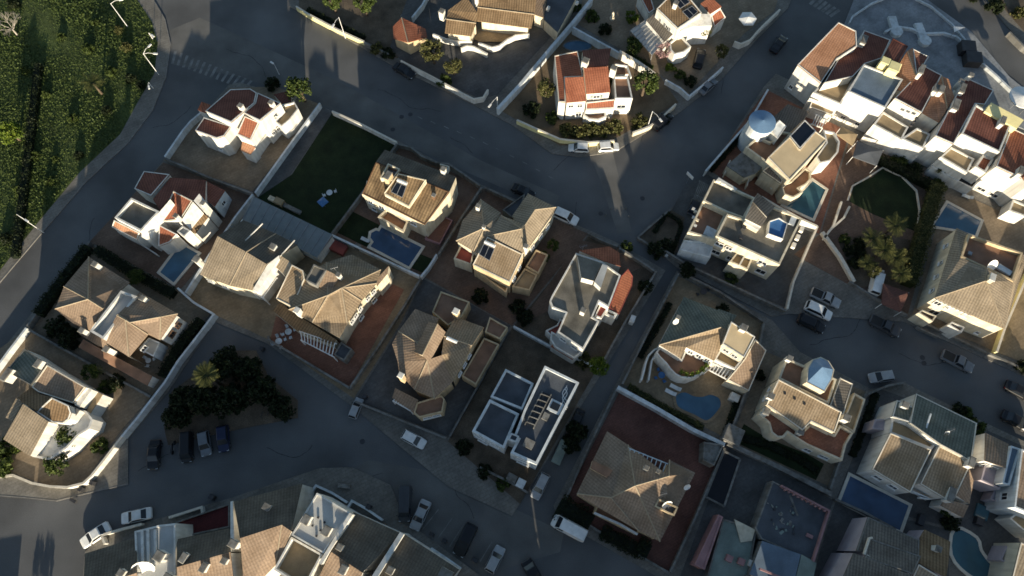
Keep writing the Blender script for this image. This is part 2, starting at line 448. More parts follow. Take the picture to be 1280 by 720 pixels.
    def aerial(s, x, y, z, h=1.8, rz=.3):
        p = P(x, y, z); m = MB(); m.tube([p, p+Vector((0, 0, h))], .03, 5)
        d = Vector((math.cos(rz), math.sin(rz), 0)); n = Vector((-d.y, d.x, 0)); t = p+Vector((0, 0, h-.1))
        m.tube([t-d*.6, t+d*.6], .02, 5)
        for i in range(-3, 4): m.tube([t+d*i*.19-n*(.32-.03*i), t+d*i*.19+n*(.32-.03*i)], .012, 4)
        m.build('aerial', 'grey_metal', s.root)
    def solar(s, pts, z, tank=True):
        """pts: four pixel corners, upper two first"""
        Q = [P(p[0], p[1], p[2] if len(p) > 2 else z) for p in pts]; up = Vector((0, 0, .08)); m = MB()
        m.face([q+up for q in Q])
        for i in range(4): m.face([Q[i]+up, Q[(i+1) % 4]+up, Q[(i+1) % 4]-up, Q[i]-up])
        o = m.build('solar_panel', 'solar', s.root); f = MB()
        for i in range(4): f.beam(Q[i]+up, Q[(i+1) % 4]+up, .08, .1)
        f.beam((Q[0]+Q[1])/2+up, (Q[2]+Q[3])/2+up, .08, .1); f.build('frame', 'grey_metal', o)
        if tank:
            d_ = (Q[0]-Q[3]).normalized()*.3; t = MB(); t.tube([Q[0]+d_+Vector((0, 0, .3)), Q[1]+d_+Vector((0, 0, .3))], .28, 10)
            t.build('water_tank', 'tank', s.root, smooth=False)
    def pergola(s, pts, z, n=9, mat='white_paint', z0=0.0, posts=True, name='pergola'):
        """pts a,b,c,d: rails a-b and d-c, slats across"""
        a, b, c, d_ = [P(p[0], p[1], z) for p in pts]; m = MB(); m.beam(a, b, .16, .2); m.beam(d_, c, .16, .2)
        for i in range(n):
            t = (i+.5)/n; m.beam(a.lerp(b, t)+Vector((0, 0, .16)), d_.lerp(c, t)+Vector((0, 0, .16)), .13, .12)
        if posts:
            for q in (d_, c): m.beam(q-Vector((0, 0, z-z0)), q, .16, .16) if False else m.box((q.x, q.y, (z+z0)/2), (.16, .16, z-z0))
        m.build(name, mat, s.root)
    def rail(s, pts, z, h=.9, t=.18, mat='white', name='balustrade'):
        m = MB(); wallmesh(m, [P(p[0], p[1], z) for p in pts], z-h, z, t); return m.build(name, mat, s.root)
    def bump(s, name, x, y, z, dim, mat, rz=-.47):
        m = MB(); p = P(x, y, z); m.box(p+Vector((0, 0, dim[2]/2)), dim, rz); return m.build(name, mat, s.root)
    def done(s):
        for k, m in s.walls.items(): m.build('wall', k, s.root, merge=False)
def wallmesh(m, line, z0, z1, t):
    """upright wall along a polyline with mitred corners"""
    n = len(line); A = []; B = []
    for i, p in enumerate(line):
        d1 = (Vector((p.x, p.y))-Vector((line[i-1].x, line[i-1].y))).normalized() if i else None
        d2 = (Vector((line[i+1].x, line[i+1].y))-Vector((p.x, p.y))).normalized() if i < n-1 else None
        d1 = d1 or d2; d2 = d2 or d1
        n1, n2 = Vector((-d1.y, d1.x)), Vector((-d2.y, d2.x)); o = (n1+n2)/max(1+n1.dot(n2), .4)*t/2
        A.append(Vector((p.x+o.x, p.y+o.y, 0))); B.append(Vector((p.x-o.x, p.y-o.y, 0)))
    loop = A+B[::-1]
    for p in loop: p.z = z1
    for i in range(len(loop)):
        a, b = loop[i], loop[(i+1) % len(loop)]; m.face([a, (a.x, a.y, z0), (b.x, b.y, z0), b])
    for i in range(n-1): m.face([A[i], A[i+1], B[i+1], B[i]])
def gwall(label, pts, h=1.5, mat='white', t=.24, coping='auto', name='garden_wall', cat='wall', group=None):
    W = [P(p[0], p[1], h) for p in pts]; o = empty(name, (W[0].x, W[0].y, 0), label, cat, group)
    m = MB(); wallmesh(m, W, 0, h, t); m.build('wall', mat, o, merge=False)
    if coping == 'auto': coping = 'concrete' if mat == 'concrete' else 'trim' if mat in ('white', 'cream', 'yellow') else mat
    if coping:
        c = MB(); wallmesh(c, W, h+.003, h+.08, t+.1); c.build('coping', coping, o, merge=False)
    return o
def slab(name, pts, top, mat, side=None, kind='structure'):
    L = ccw([P(p[0], p[1], top) for p in pts]); m = MB(); m.face(L, slope_uv(L)); m.prism(L, -.3, cap=False)
    return struct(m.build(name, mat, None, merge=False), kind)
# ------------------------------------------------------------------ setting
g = MB(); g.face([(-1500, -1500, -.05), (1500, -1500, -.05), (1500, 1500, -.05), (-1500, 1500, -.05)])
struct(g.build('ground', 'dirt', None))
def sheet(name, pts, z, mat, kind='structure'):
    L = ccw([P(p[0], p[1], z) for p in pts]); m = MB(); m.face(L, slope_uv(L))
    return struct(m.build(name, mat, None, merge=False), kind)
sheet('road', [(-200, -120), (1480, -120), (1480, 960), (-200, 960)], 0.0, 'asphalt')
sheet('road_patch', [(206, 40), (250, 22), (420, 100), (600, 200), (700, 245), (690, 262), (560, 205), (400, 130), (300, 96), (214, 80)], .004, 'asphalt2')
sheet('road_patch', [(735, 186), (765, 186), (790, 290), (772, 292), (752, 230)], .005, 'asphalt2')
sheet('road_patch', [(545, 590), (705, 665), (700, 690), (600, 720), (480, 690), (400, 610), (460, 575)], .004, 'asphalt2')

# the overgrown field in the upper left corner with its pavement
FIELD = [(-60, -60), (155, -60), (172, 0), (190, 28), (197, 55), (193, 92), (172, 128), (150, 168), (100, 215), (50, 275), (0, 338), (-60, 410)]
slab('field', FIELD, .12, 'field_soil')
slab('pavement', [(172, 0), (190, 28), (197, 55), (193, 92), (172, 128), (150, 168), (100, 215), (50, 275), (0, 338), (-60, 410), (-60, 425), (0, 352), (56, 286), (108, 226), (160, 178), (190, 138), (207, 96), (213, 55), (206, 24), (186, -10), (180, -60), (155, -60)], .13, 'pavement')
def kerb(pts):
    m = MB(); W = [P(p[0], p[1], .14) for p in pts]; wallmesh(m, W, 0, .155, .16); struct(m.build('kerb', 'kerb', None, merge=False))
kerb([(180, -60), (186, -10), (206, 24), (213, 55), (207, 96), (190, 138), (160, 178), (108, 226), (56, 286), (0, 352), (-60, 425)])
kerb([(-20, 618), (30, 622), (70, 626), (102, 618), (160, 605)])
# plots: name, outline, height, surface
for nm, pts, z, mat in [
    ('pavement', [(205, 200), (286, 106), (300, 103), (400, 132), (500, 177), (604, 232), (742, 290), (775, 305), (832, 338), (828, 345), (750, 470), (640, 645), (560, 608), (440, 508), (335, 430), (268, 402), (210, 490), (160, 548), (160, 605), (102, 618), (70, 626), (30, 622), (-20, 618), (-80, 580), (-80, 560), (0, 440), (100, 318)], .13, 'pavement'),
    ('courtyard', [(212, 190), (287, 110), (345, 108), (399, 130), (318, 240), (204, 200)], .16, 'tan_paving'),
    ('courtyard', [(204, 203), (316, 243), (240, 345), (225, 362), (112, 302)], .16, 'brown_paving'),
    ('path', [(402, 133), (416, 140), (362, 220), (330, 246), (312, 243)], .16, 'grey_paving'),
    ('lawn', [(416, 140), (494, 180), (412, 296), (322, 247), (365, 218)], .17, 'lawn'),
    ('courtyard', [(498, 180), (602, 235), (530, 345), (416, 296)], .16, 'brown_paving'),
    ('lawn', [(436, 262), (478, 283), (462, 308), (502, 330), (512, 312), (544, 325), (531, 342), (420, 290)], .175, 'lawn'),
    ('courtyard', [(318, 247), (412, 296), (528, 346), (502, 402), (442, 498), (337, 425), (266, 392), (232, 374), (245, 344)], .16, 'beige_paving'),
    ('courtyard', [(345, 395), (420, 430), (470, 345), (505, 362), (437, 484), (338, 424)], .18, 'terracotta'),
    ('courtyard', [(112, 306), (226, 364), (262, 393), (190, 494), (36, 410)], .16, 'tan_paving'),
    ('courtyard', [(32, 412), (188, 497), (150, 540), (100, 610), (60, 607), (0, 585), (-60, 560), (-20, 450)], .16, 'tan_paving'),
    ('courtyard', [(604, 236), (735, 292), (640, 407), (530, 346)], .16, 'brown_paving'),
    ('courtyard', [(528, 348), (638, 407), (560, 545), (444, 500), (505, 402)], .16, 'grey_paving'),
    ('garden_soil', [(737, 293), (772, 308), (822, 340), (750, 456), (642, 408)], .16, 'dirt'),
    ('courtyard', [(725, 300), (780, 312), (800, 335), (770, 350), (650, 405), (690, 350)], .165, 'brown_paving'),
    ('garden_soil', [(640, 410), (748, 458), (690, 560), (650, 630), (560, 552)], .16, 'dirt'),
    ('pavement', [(846, 338), (965, 400), (1000, 440), (1088, 486), (1130, 478), (1235, 530), (1330, 575), (1330, 800), (840, 800), (820, 720), (698, 650), (692, 632), (770, 480)], .13, 'pavement'),
    ('courtyard', [(776, 486), (908, 555), (886, 600), (838, 716), (702, 634)], .16, 'red_paving'),
    ('courtyard', [(846, 344), (955, 402), (946, 450), (908, 548), (778, 480)], .16, 'beige_paving'),
    ('courtyard', [(958, 440), (1084, 490), (1036, 608), (912, 552)], .16, 'tan_paving'),
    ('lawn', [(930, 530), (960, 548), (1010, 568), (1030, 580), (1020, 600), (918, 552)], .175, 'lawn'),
    ('courtyard', [(912, 558), (1042, 625), (990, 770), (836, 760), (880, 640)], .16, 'grey_paving'),
    ('courtyard', [(1100, 486), (1232, 534), (1190, 660), (1046, 622)], .16, 'grey_paving'),
    ('courtyard', [(1234, 538), (1330, 580), (1330, 760), (1190, 700), (1188, 655)], .16, 'grey_paving'),
    ('courtyard', [(1044, 628), (1186, 662), (1186, 770), (1000, 770)], .16, 'grey_paving'),
    ('pavement', [(802, 296), (886, 214), (955, 108), (970, 92), (1130, 168), (1330, 276), (1330, 480), (1280, 470), (1130, 402), (985, 392), (965, 396), (846, 334)], .13, 'pavement'),
    ('courtyard', [(856, 232), (884, 218), (1012, 292), (985, 385), (850, 332), (820, 300)], .16, 'grey_paving'),
    ('courtyard', [(886, 212), (958, 112), (1062, 165), (1024, 292), (1000, 285)], .16, 'terracotta'),
    ('courtyard', [(1064, 168), (1180, 232), (1135, 392), (1060, 355), (992, 318), (1026, 292)], .16, 'brown_paving'),
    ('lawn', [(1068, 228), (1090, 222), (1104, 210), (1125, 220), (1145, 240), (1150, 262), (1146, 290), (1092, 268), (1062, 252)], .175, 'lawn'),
    ('garden_soil', [(1048, 302), (1082, 292), (1140, 300), (1128, 360), (1072, 358)], .175, 'dirt'),
    ('courtyard', [(1184, 234), (1330, 300), (1330, 476), (1140, 395)], .16, 'tan_paving'),
    ('courtyard', [(1262, 330), (1330, 350), (1330, 470), (1245, 440)], .17, 'beige_paving'),
    ('pavement', [(355, -60), (362, 8), (450, 58), (495, 84), (590, 130), (640, 156), (690, 192), (725, 196), (768, 190), (850, 140), (905, 96), (945, 50), (985, 10), (1010, -60)], .13, 'pavement'),
    ('garden_soil', [(372, -60), (374, 10), (455, 50), (497, 73), (505, 60), (500, 20), (560, -60)], .16, 'dirt'),
    ('courtyard', [(530, -60), (487, 60), (500, 74), (600, 124), (622, 118), (720, 12), (700, -60)], .16, 'grey_paving'),
    ('garden_soil', [(626, 138), (712, 36), (820, 88), (848, 128), (760, 178), (700, 182), (650, 152)], .16, 'earth'),
    ('courtyard', [(722, 30), (740, -60), (990, -60), (968, 14), (930, 42), (858, 120), (822, 90)], .16, 'tan_paving'),
    ('plaza', [(1040, 70), (1075, -20), (1160, 0), (1215, 40), (1262, 96), (1330, 150), (1330, 180), (1250, 150)], .13, 'plaza_paving'),
    ('pavement', [(-60, 800), (98, 800), (106, 690), (128, 668), (290, 622), (400, 585), (440, 584), (488, 606), (506, 650), (560, 690), (604, 722), (660, 760), (660, 900), (-60, 900)], .13, 'pavement'),
    ('traffic_island', [(205, 535), (214, 490), (240, 470), (290, 438), (320, 438), (335, 470), (372, 500), (372, 522), (300, 536), (210, 556)], .15, 'dirt'),
    ('pavement', [(1225, -60), (1240, 10), (1290, 70), (1400, 150), (1400, -60)], .13, 'pavement'),
    ('garden_soil', [(1240, -60), (1250, 5), (1300, 62), (1400, 130), (1400, -60)], .16, 'dirt'),
    ('planting_bed', [(797, 298), (838, 262), (856, 272), (846, 316), (830, 322)], .145, 'dirt'),
]:
    slab(nm, pts, z+jit()*.35, mat)
# painted markings
def stripes(a, b, c, d_, n, wd=.5, name='road_marking'):
    for i in range(n):
        t = (i+.5)/n; p = P(a[0]+(b[0]-a[0])*t, a[1]+(b[1]-a[1])*t, .012); q = P(d_[0]+(c[0]-d_[0])*t, d_[1]+(c[1]-d_[1])*t, .012)
        e = (q-p); nrm = Vector((-e.y, e.x, 0)).normalized()*wd/2; m = MB(); m.face([p-nrm, q-nrm, q+nrm, p+nrm])
        struct(m.build(name, 'line_paint', None))
stripes((216, 62), (318, 102), (308, 113), (212, 78), 14, .5)
stripes((1020, -6), (1052, 14), (1040, 22), (1010, 4), 6, .6)
for a, b in [((548, 637), (528, 662)), ((565, 648), (548, 672)), ((597, 667), (578, 694)), ((615, 677), (600, 702)), ((632, 690), (618, 716)), ((580, 655), (562, 683))]:
    p, q = P(*a, .012), P(*b, .012); e = q-p; nn = Vector((-e.y, e.x, 0)).normalized()*.07; m = MB(); m.face([p-nn, q-nn, q+nn, p+nn])
    struct(m.build('road_marking', 'line_paint', None))
for i in range(11):
    t0 = i/11; x, y = 522+180*t0, 145.5+84*t0-6*math.sin(t0*3.14); p, q = P(x, y, .012), P(x+6, y+3.1, .012); e = q-p; nn = Vector((-e.y, e.x, 0)).normalized()*.07; m = MB(); m.face([p-nn, q-nn, q+nn, p+nn])
    struct(m.build('road_marking', 'line_paint', None))
# tar seams and cracks wandering over the asphalt
rc = random.Random(31)
for i, (x, y, a, n_) in enumerate([(240, 130, 118, 60), (280, 60, 25, 70), (470, 110, 28, 90), (690, 215, -30, 70), (800, 180, -48, 80), (900, 120, -55, 50), (330, 560, -8, 70), (420, 590, 20, 60), (560, 600, 30, 60), (1010, 430, 25, 90), (1120, 440, 28, 70), (120, 270, 128, 60), (170, 590, -20, 50), (720, 250, 95, 30), (560, 170, 30, 40)]):
    L_ = []; R_ = []; a = R(a)
    for k in range(n_//3):
        a += rc.gauss(0, .16); x += 3*math.cos(a); y += 3*math.sin(a); p = P(x, y, .010); nn = Vector((math.sin(a), math.cos(a), 0))*rc.uniform(.02, .06); L_.append(p+nn); R_.append(p-nn)
    m = MB()
    for k in range(len(L_)-1): m.face([L_[k], L_[k+1], R_[k+1], R_[k]])
    struct(m.build('road_crack', 'tar', None))
# manhole covers and dark patches in the asphalt
for i, (x, y) in enumerate([(453, 552), (450, 593), (502, 146), (513, 143), (491, 162), (803, 248), (751, 267), (1153, 447), (1155, 454)]):
    p = P(x, y, 0); m = MB(); k = 18; ring = [p+Vector((.42*math.cos(2*math.pi*j/k), .42*math.sin(2*math.pi*j/k), .018)) for j in range(k)]
    m.face(ring); m.prism(ring, 0, cap=False); o = m.build('manhole_cover', 'dark_metal', None, origin=p)
    tag(o, ['round iron manhole cover in the dark street north of the parking bays', 'round iron manhole cover in the street above the white roof terrace', 'round iron manhole cover below the streak of light on the upper street', 'second round cover just right of one on the upper street', 'round iron cover close to the lawn wall on the upper street', 'round cover on the asphalt near the leaning street sign', 'round cover on the lane between silver car and planted triangle', 'upper of two covers beside the parked pickup in the wide street', 'lower of two covers beside the parked pickup in the wide street'][i], 'manhole cover', 'manhole covers in the streets')

# ------------------------------------------------------------------ garden and plot walls
gwall('white wall along the top edge of the dark lawn, partly sunlit', [(415, 139), (455, 157), (496, 178)], 1.4, 'white')
gwall('long white wall between the corner house yard and the lawn path', [(400, 129), (360, 184), (319, 241)], 1.5, 'bluewhite')
gwall('short white wall on the street side of the red roofed corner house', [(251, 141), (238, 152), (228, 164), (206, 196)], 1.5, 'bluewhite')
gwall('grey wall under the long yard of the red roofed corner house', [(206, 198), (230, 208), (262, 222), (316, 242)], 1.5, 'concrete')
gwall('pale wall with dark openings between the conservatory and the red roofed house', [(316, 243), (295, 270), (262, 318), (232, 366)], 1.8, 'bluewhite')
gwall('grey wall between the lawn and the house with a notched pool', [(496, 180), (455, 238), (414, 293)], 1.5, 'concrete')
gwall('pale wall along the lower side of the notched pool', [(413, 293), (462, 316), (524, 345)], 1.5, 'bluewhite')
gwall('pale wall between the notched pool and the brown patio', [(546, 318), (536, 334), (526, 346)], 1.5, 'bluewhite')
gwall('grey street wall in front of the mottled brown roof', [(497, 180), (514, 184), (527, 195), (545, 203), (561, 205), (600, 232)], 1.4, 'concrete')
gwall('dark dividing wall between the brown courtyards of two tan houses', [(602, 234), (578, 270), (548, 318)], 1.3, 'concrete')
gwall('grey street wall in front of the tan house with the red terrace', [(606, 234), (640, 250), (658, 258)], 1.2, 'concrete')
gwall('low wall beside the terracotta drive of the large tan house', [(437, 485), (470, 437), (504, 384), (526, 348)], 1.4, 'concrete')
gwall('long grey street wall below the terracotta yard with tables', [(335, 420), (336, 425), (370, 445), (437, 485)], 1.4, 'concrete')
gwall('white wall running down from the beige yard to the parking square', [(268, 392), (250, 416), (222, 452), (206, 478), (192, 496), (172, 522), (152, 546)], 1.7, 'bluewhite')
gwall('curved white wall round the sunny corner garden', [(152, 546), (130, 575), (114, 595), (104, 604), (84, 609), (62, 608), (40, 604)], 1.5, 'white')
gwall('low white wall at the left end of the sunny corner garden', [(40, 604), (16, 594), (-30, 600)], .5, 'white')
gwall('white wall between the beige yard and the hipped roof garden', [(222, 360), (242, 378), (266, 392)], 1.5, 'bluewhite')
gwall('grey wall along the left street beside the hipped roofs', [(112, 302), (70, 356), (34, 408)], 1.4, 'concrete')
gwall('grey wall along the left street beside the olive flat roof', [(33, 410), (10, 440), (-30, 495)], 1.4, 'bluewhite')
gwall('low wall between the hipped roof house and the corner garden', [(36, 412), (100, 448), (188, 496)], 1.0, 'concrete')
gwall('grey street wall from the silver car to the red curved terrace', [(735, 291), (752, 300), (772, 308)], 1.2, 'concrete')
gwall('low wall between the red curved terrace and the narrow lane', [(774, 310), (800, 326), (820, 340), (800, 372), (780, 405), (752, 455)], 1.2, 'concrete')
gwall('pale wall along the yard above the modern flat roofed house', [(642, 408), (690, 434), (748, 460)], 1.3, 'bluewhite')
gwall('thin dark wall between the grey yard and the modern flat roofed house', [(636, 412), (600, 478), (562, 546)], 1.3, 'dark_metal', t=.18, coping='concrete')
gwall('thin grey front wall of the yard with the bay fronted house', [(444, 502), (500, 525), (558, 548)], .9, 'concrete')
gwall('mossy front fence wall of the modern flat roofed house', [(600, 584), (640, 604), (660, 616)], .9, 'concrete')
gwall('long pale wall between the heart shaped pool and the dark red yard', [(772, 484), (820, 510), (866, 537), (906, 556)], 1.9, 'bluewhite', t=.5)
gwall('grey wall down the lane side of the dark red yard', [(771, 486), (735, 560), (704, 632)], .7, 'concrete')
gwall('thin wall between the dark red yard and the pink building site', [(906, 560), (870, 645), (838, 715)], 1.3, 'concrete')
gwall('front wall of the dark red yard beside its hedge', [(703, 634), (760, 672), (836, 716)], .8, 'concrete')
gwall('wall along the lane beside the green roofed villa', [(848, 342), (815, 405), (778, 480)], 1.2, 'concrete')
gwall('wall along the street above the green roofed villa', [(850, 340), (900, 365), (955, 402)], 1.2, 'concrete')
gwall('wall between the two pool villas, next to the blue domed house', [(955, 404), (946, 452), (910, 550)], 1.3, 'concrete')
gwall('wide grey wall between the curved lawn and the pink building site', [(910, 554), (970, 582), (1040, 618)], 1.4, 'concrete', t=.6)
gwall('grey wall right of the blue domed house', [(1084, 488), (1060, 548), (1038, 612)], 1.3, 'concrete')
gwall('pale wall curving round the corner by the silver car', [(1076, 500), (1086, 492), (1110, 482), (1132, 478)], 1.1, 'concrete')
gwall('grey wall above the plum yard with a bicycle pool corner', [(1044, 624), (1080, 640), (1120, 662)], 1.3, 'concrete')
gwall('street wall of the white flat roofed house below its facade', [(826, 310), (858, 330), (900, 350), (982, 388)], 1.3, 'concrete')
gwall('pale wall round the planted triangle at the junction', [(797, 297), (812, 306), (832, 318)], .8, 'concrete')
gwall('long kerb wall of the planted triangle at the junction', [(797, 297), (818, 278), (838, 262)], .5, 'concrete')
gwall('white wall between the kidney pool and the white flat roofed house', [(952, 246), (972, 258), (1002, 274), (1022, 283)], 2.4, 'white')
gwall('white wall with lamps on the right of the white flat roofed house', [(1022, 283), (1010, 310), (992, 352), (984, 386)], 1.3, 'white')
gwall('bluish white street wall of the cream villa with round tower', [(882, 214), (908, 184), (938, 150), (960, 112)], 1.8, 'bluewhite')
gwall('curved border wall of the round lawn', [(1060, 250), (1066, 232), (1084, 222), (1104, 209), (1128, 220), (1146, 238), (1150, 262), (1147, 290), (1136, 320)], .5, 'trim', coping=None)
gwall('pale curved path wall left of the palm group', [(1052, 252), (1042, 282), (1030, 298)], .9, 'trim')
gwall('beige wall between the brown triangle and the palm garden', [(1028, 290), (1050, 320), (1068, 352)], .9, 'trim', t=.5)
gwall('thin white post wall on the right of the brown triangle', [(1062, 258), (1055, 272), (1035, 290)], .7, 'white')
gwall('street wall below the palm garden', [(1062, 352), (1094, 372), (1134, 394)], .9, 'concrete')
gwall('low white wall along the street in front of the balconied house', [(1140, 396), (1185, 418), (1250, 448), (1300, 470)], .8, 'concrete')
gwall('yellow lit wall to the right of the balconied house', [(1246, 440), (1256, 410), (1282, 350), (1300, 310)], 1.5, 'yellow')
gwall('sandy yellow balustrade wall in the sun on the upper street', [(370, 8), (386, 18), (420, 36), (455, 52)], 1.2, 'yellow', group=None)
gwall('dark street wall from the yellow wall to the brown garage', [(455, 53), (470, 60), (486, 68)], 1.2, 'concrete')
gwall('white street wall below the pale green trees', [(501, 76), (540, 96), (580, 118), (592, 124), (604, 122), (610, 112)], 1.4, 'white')
gwall('long white wall between the tan veranda house and the brick red house', [(622, 136), (650, 106), (690, 58), (716, 28), (740, -2)], 2.0, 'bluewhite', t=.5)
gwall('teal wall behind the small round pool', [(716, 34), (745, 50), (774, 66)], 2.0, 'bluewhite')
gwall('white topped wall between the brick red house and the blossom garden', [(774, 64), (798, 78), (818, 92)], 2.0, 'white', t=.5)
gwall('short pale wall above the dark car below the olive tree', [(832, 100), (850, 110), (861, 120)], 1.4, 'bluewhite')
gwall('pale street wall beside the grey parked car', [(861, 121), (884, 102), (904, 84)], 1.3, 'bluewhite')
gwall('curved white wall by the hexagonal parasol', [(918, 52), (926, 55), (938, 50), (948, 38), (958, 28), (975, 12)], 1.5, 'white')
gwall('curving sunlit front wall of the brick red house', [(646, 150), (668, 160), (700, 174), (735, 178), (768, 176)], 1.3, 'yellow')
gwall('sunlit wall below the leaning lamp of the brick red house', [(791, 166), (812, 158), (828, 146), (845, 130)], 1.3, 'cream')
gwall('pale wall on the left of the tan veranda house', [(515, 22), (528, 6), (536, -10)], 1.5, 'bluewhite')
gwall('white railing wall round the plaza, upper right', [(1062, 28), (1066, 20), (1090, 4), (1120, -8)], .7, 'bluewhite', t=.2)
gwall('curved white seat wall on the plaza', [(1106, 40), (1120, 33), (1140, 36), (1152, 42), (1180, 41), (1196, 46), (1208, 56)], .7, 'bluewhite', t=.3)
gwall('long low wall on the street edge of the plaza', [(1208, 56), (1222, 74), (1245, 94), (1270, 118)], .8, 'bluewhite', t=.3)
gwall('thin plaza edge wall beside the street to the upper right', [(1136, -6), (1164, 8), (1190, 30), (1210, 54)], .5, 'bluewhite', t=.2)
gwall('pale kerb wall of the garden in the far upper right corner', [(1262, 40), (1280, 58), (1310, 78)], 1.2, 'concrete')
gwall('white front wall with pier beside the two white cars', [(131, 680), (127, 669), (150, 662), (177, 655)], 1.1, 'white')
gwall('white front wall with pier before the red paved terrace', [(211, 647), (230, 641), (252, 634), (253, 643)], 1.1, 'white')
gwall('angled white balustrade above the pale roof terrace', [(388, 616), (395, 607), (415, 616), (434, 628)], 1.1, 'bluewhite')
gwall('angled white balustrade left of the dark green van', [(432, 638), (440, 626), (458, 636), (478, 650)], 1.1, 'bluewhite')
gwall('angled white balustrade by the parking bays', [(533, 692), (540, 686), (558, 698), (575, 710), (568, 722)], 1.1, 'bluewhite')
# ------------------------------------------------------------------ houses
h = House('white house with dark red mono-pitch roofs at the street corner', (300, 165))
h.R([(257, 139, 6.8), (288, 112, 5.8), (313, 111, 5.6), (321, 116, 5.9), (318, 129, 6.8), (289, 153, 7.6)], 6.6, 'tile_dark', edge='white')
h.R([(322, 116, 5.8), (351, 129, 6.6), (325, 151, 7.5), (305, 141, 7.1), (319, 129, 6.7)], 6.6, 'tile_dark', edge='white')
h.R([(255, 147, 5.2), (289, 158, 5.6), (280, 170, 5.9), (271, 173, 6.0), (244, 163, 5.6)], 5.6, 'tile_dark', edge='white')
h.R([(306, 145, 6.7), (324, 153, 6.5), (313, 175, 5.6), (296, 168, 5.8)], 6.1, 'tile_red', edge='white')
h.R([(303, 176, 3.6), (319, 184, 3.6), (313, 193, 3.2), (301, 188, 3.2)], 3.4, 'tile_orange')
h.FL([(352, 131), (368, 127), (373, 136), (362, 150), (352, 158), (338, 148)], 4.2, .5, 'terrace_tan')
h.R([(342, 118), (362, 113), (364, 128), (352, 129)], 3.4, 'tile_dark')
h.R([(247, 137, 3.2), (252, 127, 3.0), (263, 131, 3.2), (256, 141, 3.4)], 3.2, 'tile_red')
h.chimney(304, 138, 6.9, 1.3, .7); h.chimney(342, 134, 6.6, 1.3, .7)
h.win((289, 158), (324, 153), 5.6, [(.6, 3.0, .7, .7)]); h.win((325, 151), (351, 129), 7.5, [(.2, 2.6, .7, .9), (.45, 2.6, .8, 1.0), (.75, 3.2, .7, .7), (.55, 5.4, .5, .7)], 'white_paint')
h.win((244, 163), (271, 173), 5.8, [(.75, 1.8, .8, .6)]); h.done()

h = House('white house with red roofs and square grey roof terrace', (205, 285))
h.R([(168, 236, 4.2), (180, 214, 3.4), (212, 218, 4.4), (189, 245, 5.2)], 4.3, 'tile_dark', edge='white')
h.R([(191, 249, 5.0), (213, 222, 3.8), (257, 225, 3.9), (256, 250, 5.3), (241, 250, 5.9), (218, 239, 5.9), (200, 263, 5.9)], 5.0, 'tile_dark')
h.R([(217, 239, 6.4), (241, 251, 6.4), (226, 274, 5.4), (199, 277, 5.0)], 5.8, 'tile_red', edge='trim')
h.R([(199, 281, 4.8), (222, 293, 4.8), (212, 303, 4.0), (198, 308, 3.8)], 4.3, 'tile_red', edge='white')
h.R([(241, 252, 6.6), (254, 266, 5.6), (238, 287, 4.9), (227, 275, 5.6)], 5.7, 'white')
h.R([(242, 251, 6.9), (249, 242, 7.0), (259, 255, 6.8), (254, 264, 6.6)], 6.8, 'white')
h.R([(254, 267, 5.3), (260, 271, 4.9), (244, 292, 4.4), (238, 288, 4.7)], 4.9, 'tile_brown')
h.R([(259, 227, 3.6), (281, 238, 3.6), (268, 258, 4.5), (259, 251, 4.5)], 4.0, 'tile_dark', wall='bluewhite')
h.FL([(164, 247), (199, 264), (176, 289), (143, 272)], 6.2, .7, 'roof_grey', t=.3)
h.R([(200, 264, 6.5), (213, 249, 6.7), (217, 254, 6.5), (199, 279, 5.5), (187, 302, 4.4), (177, 296, 4.6), (177, 290, 5.6)], 5.8, 'white')
h.R([(143, 275, 4.8), (175, 291, 4.8), (171, 300, 4.1), (140, 284, 4.1)], 4.5, 'tile_orange', edge='white')
h.rail([(147, 290), (150, 288), (178, 306), (190, 314), (196, 318)], 1.3, 1.0)
h.FL([(221, 289), (228, 282), (238, 288), (230, 296)], 5.4, .5, 'roof_pale')
h.chimney(257, 258, 6.4, 1.1, .6); h.chimney(224, 274, 5.8, 1.2, .6)
h.win((199, 281), (222, 293), 4.8, [(.5, 2.6, 1.2, 1.2)]); h.win((267, 258), (281, 238), 4.2, [(.5, 2.4, 1.0, 1.0)]); h.done()

h = House('tan house with long glass roofed conservatory behind its ridge', (300, 330))
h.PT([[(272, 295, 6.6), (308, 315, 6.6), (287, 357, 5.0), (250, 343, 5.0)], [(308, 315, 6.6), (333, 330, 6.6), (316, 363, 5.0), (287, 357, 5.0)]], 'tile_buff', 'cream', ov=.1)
h.PT([[(272, 295, 6.62), (304, 275, 5.2), (345, 292, 5.2), (308, 315, 6.62)], [(308, 315, 6.62), (345, 292, 5.2), (372, 306, 5.2), (333, 330, 6.62)]], 'tile_shaded', 'cream', ov=.1)
m = MB(); L = px([(318, 246, 3.6), (415, 293, 3.6), (396, 322, 3.0), (303, 274, 3.0)]); L = ccw(L); m.face(L); m.prism(L, 2.9, cap=False)
gr = m.build('glass_roof', 'glass_roof', h.root, merge=False);  m = MB()
for i in range(11):
    t = i/10; a = P(318+97*t, 246+47*t, 3.66); b = P(303+93*t, 274+48*t, 3.06); m.beam(a, b, .1, .08)
m.build('glazing_bar', 'grey_metal', gr)
h.wm('bluewhite').prism(inset(L, .1), 0, cap=False)
h.R([(334, 331, 6.3), (349, 319, 6.4), (349, 323, 6.2), (322, 365, 5.4), (316, 362, 5.4)], 6, 'white')
h.R([(350, 319, 5.8), (361, 326, 5.8), (353, 341, 5.3), (345, 334, 5.3)], 5.5, 'tile_buff')
h.pergola([(335, 342), (347, 348), (330, 373), (317, 366)], 3.2, 8)
h.chimney(343, 311, 5.7, .8, .9); h.chimney(252, 330, 3.5, 2.0, .9)
